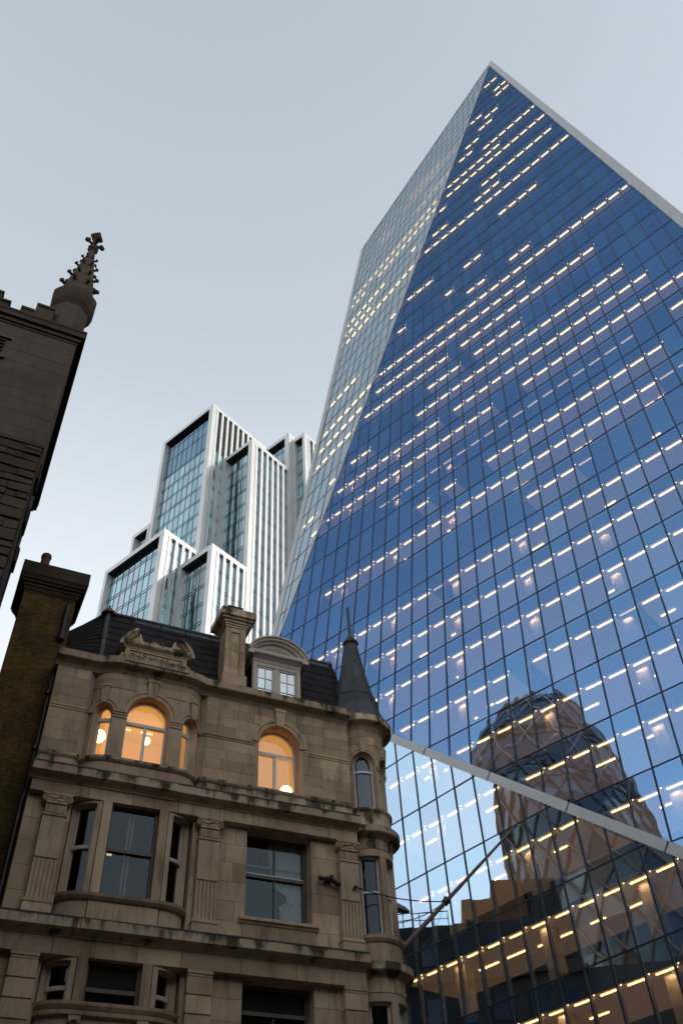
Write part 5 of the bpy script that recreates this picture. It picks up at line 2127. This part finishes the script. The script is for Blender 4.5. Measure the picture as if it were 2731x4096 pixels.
# quoins, downpipe and set-offs along the dark side wall
mb = MB()
for k in range(16):
    z0 = 18.2 - k * .62
    mb.box(XR - .02, XR + .03, -.9 - (.4 if k % 2 else 0), -.06, z0 - .6, z0, P=CP)
mb.build('quoins', M['church'], church, kind='stuff')
mb = MB()
for k in range(9):
    mb.box(XR, XR + .09, -2.0 - k * .6, -1.7 - k * .6, 19.0 + (k % 3) * .4, 19.6 + (k % 3) * .5, P=CP)
mb.build('side_corbels', M['church'], church)
# louvred belfry slit at the frame edge
mb = MB()
for a, b, c, d in ((-3.0, -2.28, 22.55, 22.62), (-3.0, -2.28, 21.58, 21.72)):
    mb.box(a, b, 0, .09, c, d, P=CP)
mb.box(-2.9, -2.40, .014, .02, 21.72, 22.55, P=CP)
bw = mb.build('belfry_opening', M['black_iron'], church)
for k in range(5):
    m_ = MB()
    m_.hexa([cp_(a, w, 21.75 + k * .165 + z) for a, w, z in ((-2.9, .02, .05), (-2.42, .02, .05), (-2.42, .08, 0), (-2.9, .08, 0), (-2.9, .02, .08), (-2.42, .02, .08), (-2.42, .08, .03), (-2.9, .08, .03))])
    m_.build('louvre', M['church'], bw, fix=False)
# stepped battlements
for a, b, t in ((-3.9, -3.05, 25.05), (-3.045, -2.76, 24.66), (-2.755, -2.42, 24.22), (-2.415, -2.02, 24.62), (-2.015, -1.45, 25.05), (-4.3, -3.905, 24.66), (-4.9, -4.305, 24.22)):
    mb = MB()
    mb.box(a, b, -.42, -.06, 23.96, t - .10, P=CP)
    mb.box(a - (.0 if b > -2.8 and a > -2.5 else .03), b + .03 * (a < -2.7), -.46, -.02, t - .10, t, P=CP)
    mb.build('battlement', M['church'], church)
mb = MB()
mb.box(XR - .5, XR - .05, DB + .2, -1.2, 23.96, 24.3, P=CP)
mb.build('side_parapet', M['church'], church)
# octagonal corner turret with crocketed spirelet
TCc = (-1.03, -0.62)


def ot(r_, z, n=8, ph=math.pi / 8):
    return [cp_(TCc[0] + math.sin(ph + k * 2 * math.pi / n) * r_, TCc[1] + math.cos(ph + k * 2 * math.pi / n) * r_, z) for k in range(n)]


mb = MB()
mb.rings([ot(r_, z) for r_, z in ((.62, 23.95), (.60, 24.2), (.595, 25.75))])
pin = mb.build('pinnacle', M['church_smooth'], church)
mb = MB()
mb.rings([ot(r_, z) for r_, z in ((.59, 25.72), (.70, 26.0), (.76, 26.35), (.76, 26.62), (.70, 26.80), (.60, 26.92))])
mb.build('pinnacle_cornice', M['church'], pin)
mb = MB()
mb.rings([ot(r_, z) for r_, z in ((.58, 26.9), (.33, 28.7), (.12, 30.25), (.10, 30.5))])
mb.build('spirelet', M['church'], pin)
for k in range(8):
    t = math.pi / 8 + k * math.pi / 4
    for lv, z in enumerate((27.35, 28.15, 28.95, 29.65)):
        r_ = .58 - (z - 26.9) / 3.35 * .46
        cx = lambda o, dz: cp_(TCc[0] + math.sin(t) * (r_ + o), TCc[1] + math.cos(t) * (r_ + o), z + dz)
        m_ = MB()
        s_ = 1 - lv * .13
        m_.ball(cx(.04 * s_, 0), .07 * s_, 6, 4)
        m_.ball(cx(.13 * s_, .05), .085 * s_, 6, 4)
        m_.ball(cx(.10 * s_, .13), .055 * s_, 5, 4)
        m_.ball(cx(.17 * s_, -.02), .05 * s_, 5, 4)
        m_.build('crocket', M['church'], pin, fix=False)
mb = MB()
mb.rings([ot(r_, z) for r_, z in ((.10, 30.4), (.20, 30.55), (.20, 30.65), (.09, 30.75), (.08, 31.0))])
for k in range(4):
    t = math.radians(15) + k * math.pi / 2
    q = lambda o, z: cp_(TCc[0] + math.sin(t) * o, TCc[1] + math.cos(t) * o, z)
    mb.tube([q(.05, 30.95), q(.20, 31.0), q(.27, 31.05)], .06, 6)
    mb.ball(q(.30, 31.05), .10, 6, 5)
    mb.ball(q(.24, 31.16), .07, 5, 4)
mb.rings([[cp_(TCc[0] + math.sin(a) * r_, TCc[1] + math.cos(a) * r_, z) for a in (.26, .26 + math.pi / 2, .26 + math.pi, .26 + 1.5 * math.pi)] for r_, z in ((.07, 31.1), (.12, 31.3), (.26, 31.5), (.20, 31.72), (.10, 31.85), (.05, 31.9))])
mb.build('finial', M['church'], pin)

# ------------------------------------------------------------------ things fixed to the stone front
pole = thing('flagpole', 'bare brown flagpole slanting out from the rounded corner', 'flagpole', tuple(fp(12.1, -.9, 8.9)))
PA, PB = Vector(fp(11.95, -0.75, 9.02)), Vector(fp(16.17, 0.3, 13.06))
mb = MB()
mb.tube([PA, PA + (PB - PA) * .5, PB], [.075, .058, .032], 10)
mb.build('pole', M['pole'] if 'pole' in M else M.setdefault('pole', solid('brown_pole_paint', (0.13, 0.085, 0.065), .5)), pole)
for t in (.045, .40):
    mb = MB()
    p = PA + (PB - PA) * t
    d_ = (PB - PA).normalized()
    mb.tube([p - d_ * .07, p + d_ * .07], .105, 10)
    mb.ball(p + V3(0, 0, .1), .06, 6, 4)
    mb.ball(p - V3(0, 0, .08), .05, 6, 4)
    mb.build('clamp', M['black_iron'], pole)
mb = MB()
mb.tube([PB - (PB - PA).normalized() * .02, PB + (PB - PA).normalized() * .05], .045, 8)
mb.build('pole_cap', M['black_iron'], pole)
p1 = PA + (PB - PA) * .40


def sag(a, b, s, n=12):
    a, b = Vector(a), Vector(b)
    return [a + (b - a) * (k / n) - V3(0, 0, s * math.sin(math.pi * k / n)) for k in range(n + 1)]


st1 = MB()
an = fp(10.57, .03, 10.49)
st1.tube(sag(an, p1, .13), .016, 6)
o = st1.build('stay_cable', M['black_iron'])
o['label'] = 'upper black stay cable from the fluted pilaster to the pole'
o['category'], o['group'] = 'cable', 'stay cables of the flagpole'
st2 = MB()
st2.tube(sag(fp(12.16, -.7, 9.98), p1, .10), .013, 6)
o = st2.build('stay_cable', M['black_iron'])
o['label'] = 'lower black stay cable from the corner, passing behind the lamp'
o['category'], o['group'] = 'cable', 'stay cables of the flagpole'
st3 = MB()
st3.tube(sag(PA + (PB - PA) * .22 + V3(0, 0, .02), PA + (PB - PA) * .05, .42), .007, 5)
st3.tube(sag(p1, PA + (PB - PA) * .05, .5), .006, 5)
o = st3.build('halyard', M['black_iron'])
o['label'] = 'thin slack halyard looping under the slanting flagpole'
o['category'] = 'rope'
br_ = thing('iron_wall_fitting', 'small rusty iron fitting on the wall left of the right pilaster', 'wall fitting', tuple(fp(9.75, WB, 10.65)))
mb = MB()
mb.box(9.72, 9.92, WB, WB + .05, 10.60, 10.72, P=PF)
mb.build('plate', M['black_iron'], br_)
mb = MB()
mb.tube([fp(9.60, WB + .16, 10.66), fp(9.82, WB + .20, 10.66), fp(10.06, WB + .16, 10.58)], [.055, .07, .06], 8)
mb.ball(fp(9.58, WB + .16, 10.66), .075, 8, 5)
mb.ball(fp(9.90, WB + .18, 10.72), .07, 8, 5)
mb.ball(fp(10.08, WB + .16, 10.58), .08, 8, 5)
mb.build('insulator', M['black_iron'], br_)
mb = MB()
mb.tube([fp(9.82, WB, 10.64), fp(9.82, WB + .2, 10.65)], .035, 6)
mb.build('stem', M['black_iron'], br_)
an_ = MB()
an_.ball(fp(10.57, 0.0, 10.50), .05, 8, 5)
an_.tube([fp(10.50, -.02, 10.40), fp(10.55, .05, 10.5), fp(10.62, .03, 10.52)], .022, 6)
o = an_.build('cable_eye', M['black_iron'])
o['label'] = 'small iron eye on the pilaster holding the upper cable'
o['category'] = 'wall fitting'
lampt = thing('street_lamp', 'grey flat street lamp head jutting out behind the rounded corner', 'street lamp', tuple(fp(12.3, -2.6, 10.5)))
M['lamp_grey'] = solid('grey_lamp_casting', (0.20, 0.19, 0.19), .45, .3)
LA = Vector(fp(12.35, -2.6, 11.42))
Lx, Ly = U, NS
mb = MB()
rg = []
for t, hw, zt_, zb_ in ((0, .12, .10, -.10), (.25, .19, .13, -.10), (.7, .21, .10, -.10), (1.15, .14, .03, -.08), (1.32, .05, -.02, -.06)):
    c = LA + Lx * t - V3(0, 0, .10 * t)
    rg.append([c - Ly * hw + V3(0, 0, zb_), c + Ly * hw + V3(0, 0, zb_), c + Ly * hw * .8 + V3(0, 0, zt_), c - Ly * hw * .8 + V3(0, 0, zt_)])
mb.rings(rg)
mb.build('lamp_head', M['lamp_grey'], lampt)
mb = MB()
mb.tube([Vector(fp(12.2, -2.6, 11.1)), LA + Lx * .05], .05, 8)
mb.build('lamp_arm', M['lamp_grey'], lampt)
# ------------------------------------------------------------------ what the glass mirrors: the domed tower and the street behind
M['gherk_dark'] = solid('dark_tower_glass', (0.035, 0.05, 0.06), 0.15, 0.0, 0.3, .05)
M['gherk_clear'] = solid('beige_tower_glass', (0.27, 0.24, 0.19), 0.2, 0.0, 0.35, .08)
M['gherk_brown'] = solid('brown_tower_glass', (0.13, 0.075, 0.045), 0.2, 0.0, 0.3, .06)
M['rib'] = solid('bronze_rib', (0.16, 0.105, 0.08), 0.5, 0.2)
gk = thing('domed_diagrid_tower', 'round brown glass tower with diagonal lattice, seen mirrored in the skyscraper', 'tower', (-112, 3, 0))


def gr_(z):
    if z < 65:
        return 25.5 + 5.0 * math.sin(z / 65 * math.pi / 2)
    t = (z - 65) / 115.0
    return max(30.5 * max(1 - t ** 1.85, 0) ** 0.60, 0.3)


GXY = V3(-112, 2.2, 0)
gp = lambda a, z, o=0: GXY + V3(math.cos(a) * (gr_(z) + o), math.sin(a) * (gr_(z) + o), z)
nA, nZ = 36, 42
zs_ = [178.5 * (k / nZ) ** 0.92 for k in range(nZ + 1)]
mb = MB()
for k in range(nZ):
    for a in range(nA):
        s0 = (k % 2) * .5
        a0, a1 = (a + s0) / nA * 2 * math.pi, (a + 1 + s0) / nA * 2 * math.pi
        b0 = (a + .5 * ((k + 1) % 2)) / nA * 2 * math.pi
        sh = .5 if k % 2 == 0 else -.5
        c0, c1 = a0 + sh / nA * 2 * math.pi, a1 + sh / nA * 2 * math.pi
        sp_ = (a + k // 2) % 6
        top = zs_[k] > 128
        low = zs_[k] < 84
        mi = (2 if (a + k) % 5 else 0) if top else (0 if sp_ in (0, 1) else (2 if (a * 7 + k * 3) % 5 < 2 else (0 if low and (a * 5 + k) % 3 else 1)))
        mb.poly([gp(a0, zs_[k]), gp(a1, zs_[k]), gp(c0 if sh > 0 else c1, zs_[k + 1])], mi)
        mb.poly([gp(a1, zs_[k]), gp(c1, zs_[k + 1]), gp(c0, zs_[k + 1])] if sh > 0 else [gp(a0, zs_[k]), gp(c1, zs_[k + 1]), gp(c0, zs_[k + 1])], mi)
mb.build('tower_skin', [M['gherk_dark'], M['gherk_clear'], M['gherk_brown']], gk, fix=False)
mb, m2 = MB(), MB()
for a in range(36):
    for s in (-1, 1):
        pts = [gp(a / 36 * 2 * math.pi + s * z_i * math.pi / nA, zs_[z_i], .25) for z_i in range(nZ)]
        kb = next(q for q, z in enumerate(zs_) if z > 132)
        mb.tube(pts[:kb + 1], .24, 4)
        if a % 2 == 0:
            m2.tube(pts[kb:], .22, 4)
m2.build('copper_ribs', solid('copper_rib', (0.62, 0.36, 0.25), 0.5, 0.1), gk, fix=False, kind='stuff')
for z in (128, 131, 147, 150, 166):
    mb.tube([gp(k / 24 * 2 * math.pi, z, .2) for k in range(25)], .3, 4)
mb.build('diagonal_ribs', M['rib'], gk, fix=False, kind='stuff')

# street block behind the stone corner, mirrored low in the glass
M['block_wall'] = solid('grey_brown_render', (0.060, 0.058, 0.054), .9, var=.2, scale=.6)
M['block_warm'] = solid('orange_terracotta_roof', (0.28, 0.12, 0.05), .9, var=.25)
M['block_win'] = solid('dark_mirrored_window', (0.03, 0.035, 0.04), .2)
blk = thing('rear_office_block', 'grey stepped office block with a terracotta top, mirrored low in the blue glass', 'building', (-17, 44, 0))


def bb(x0, x1, y0, y1, z0, z1, nm, mt):
    m_ = MB()
    m_.box(x0, x1, y0, y1, z0, z1)
    return m_.build(nm, M[mt], blk)


# its near faces look east towards the skyscraper
bb(-24, -13.0, 38.6, 58, 0, 27.2, 'wall', 'block_wall')
bb(-26, -15.0, 30.5, 38.5, 0, 24.2, 'side_wing', 'block_wall')
bb(-23, -13.4, 41.6, 46.3, 27.2, 29.0, 'roof_storey', 'block_warm')
bb(-22, -13.6, 41.6, 44.0, 29.0, 30.2, 'roof_storey', 'block_warm')
bb(-22, -13.3, 39.2, 41.5, 27.2, 30.0, 'plant_room', 'block_wall')
bb(-24.2, -12.7, 38.4, 58.2, 23.3, 23.7, 'cornice', 'block_wall')
bb(-24.2, -12.8, 38.4, 58.2, 16.3, 16.6, 'cornice', 'block_wall')
for k in range(8):
    for z in (4, 8, 12.3, 17.6, 20.6, 24.4):
        f = bb(-13.1, -12.92, 39.3 + k * 2.3, 40.5 + k * 2.3, z, z + 1.7, 'window', 'block_win')
m_ = MB()
for k in range(9):
    yy = 47.4 + k * 1.1
    m_.tube([V3(-13.3, yy, 27.2), V3(-13.3, yy, 28.3)], .04, 5)
m_.tube([V3(-13.3, 47.4, 28.3), V3(-13.3, 56.6, 28.3)], .04, 5)
m_.tube([V3(-13.3, 47.4, 27.8), V3(-13.3, 56.6, 27.8)], .03, 5)
m_.tube([V3(-15, 41.0, 30), V3(-15, 41.0, 32.4)], .08, 5)
m_.tube([V3(-15, 40.0, 30), V3(-15, 40.0, 31.9)], .06, 5)
m_.build('roof_railing', M['black_iron'], blk)

# terrace across the street, behind the camera
M['terrace'] = solid('buff_terrace_stone', (0.13, 0.11, 0.09), .9, var=.2, scale=.4)
opp = thing('opposite_terrace', 'dark brown terrace across the street, mirrored in the sash windows', 'building', tuple(fp(0, 36, GZ)))
m_ = MB()
m_.box(-45, 40, 33, 46, GZ, 20.5, P=PF)
m_.build('wall', M['terrace'], opp)
for k in range(24):
    for z in (1.5, 5.5, 9.5, 13.5, 17):
        f = MB()
        f.box(-42 + k * 3.3, -40.4 + k * 3.3, 32.9, 33.05, z, z + 2.3, P=PF)
        f.build('window', M['block_win'], opp)
m_ = MB()
m_.box(-45.4, 40.4, 32.5, 33, 20.0, 20.8, P=PF)
m_.build('cornice', M['block_wall'], opp)
# slab added out of view on the right, to keep the sun off the street
slab = thing('shading_tower', 'unseen slab added on the right to shade the street from the sun', 'office tower', (57, 14, 0))
m_ = MB()
m_.box(44, 70, 0, 28, 0, 68)
m_.build('tower_wall', M['block_wall'], slab)
m_ = MB()
for k in range(15):
    m_.box(43.9, 44.0, 0.5, 27.5, 4 + k * 4.0, 6.4 + k * 4.0)
m_.build('window_band', M['block_win'], slab)
# small cloud catching the light beside the skyscraper's top
M['cloud'] = None
cm, n_, l_, out_ = new_mat('lit_cloud')
pv = n_.new('ShaderNodeVolumePrincipled')
tc_ = n_.new('ShaderNodeTexCoord')
nz = noise(n_, l_, tc_.outputs['Object'], .16, 5, .6)
gd = n_.new('ShaderNodeVectorMath')
gd.operation = 'LENGTH'
l_.new(tc_.outputs['Object'], gd.inputs[0])
fall = maths(n_, l_, 'SUBTRACT', 1.0, maths(n_, l_, 'DIVIDE', gd.outputs['Value'], 13.0), True)
dn = maths(n_, l_, 'MULTIPLY', maths(n_, l_, 'SUBTRACT', maths(n_, l_, 'ADD', fall, nz.outputs['Fac']), .72, True), 1.2)
l_.new(dn, pv.inputs['Density'])
pv.inputs['Color'].default_value = (1, .93, .90, 1)
l_.new(pv.outputs[0], out_.inputs['Volume'])
cdir = (CX * ((1822 - 1365.5) / 3471.66) + CY * ((2048 - 412) / 3471.66) + _f)
m_ = MB()
m_.ball((0, 0, 0), 13, 16, 10)
cl = link('cloud', m_.mesh('cloud', cm), None, loc=V3(0, 0, EYE) + cdir * 330)
cl['kind'] = 'stuff'
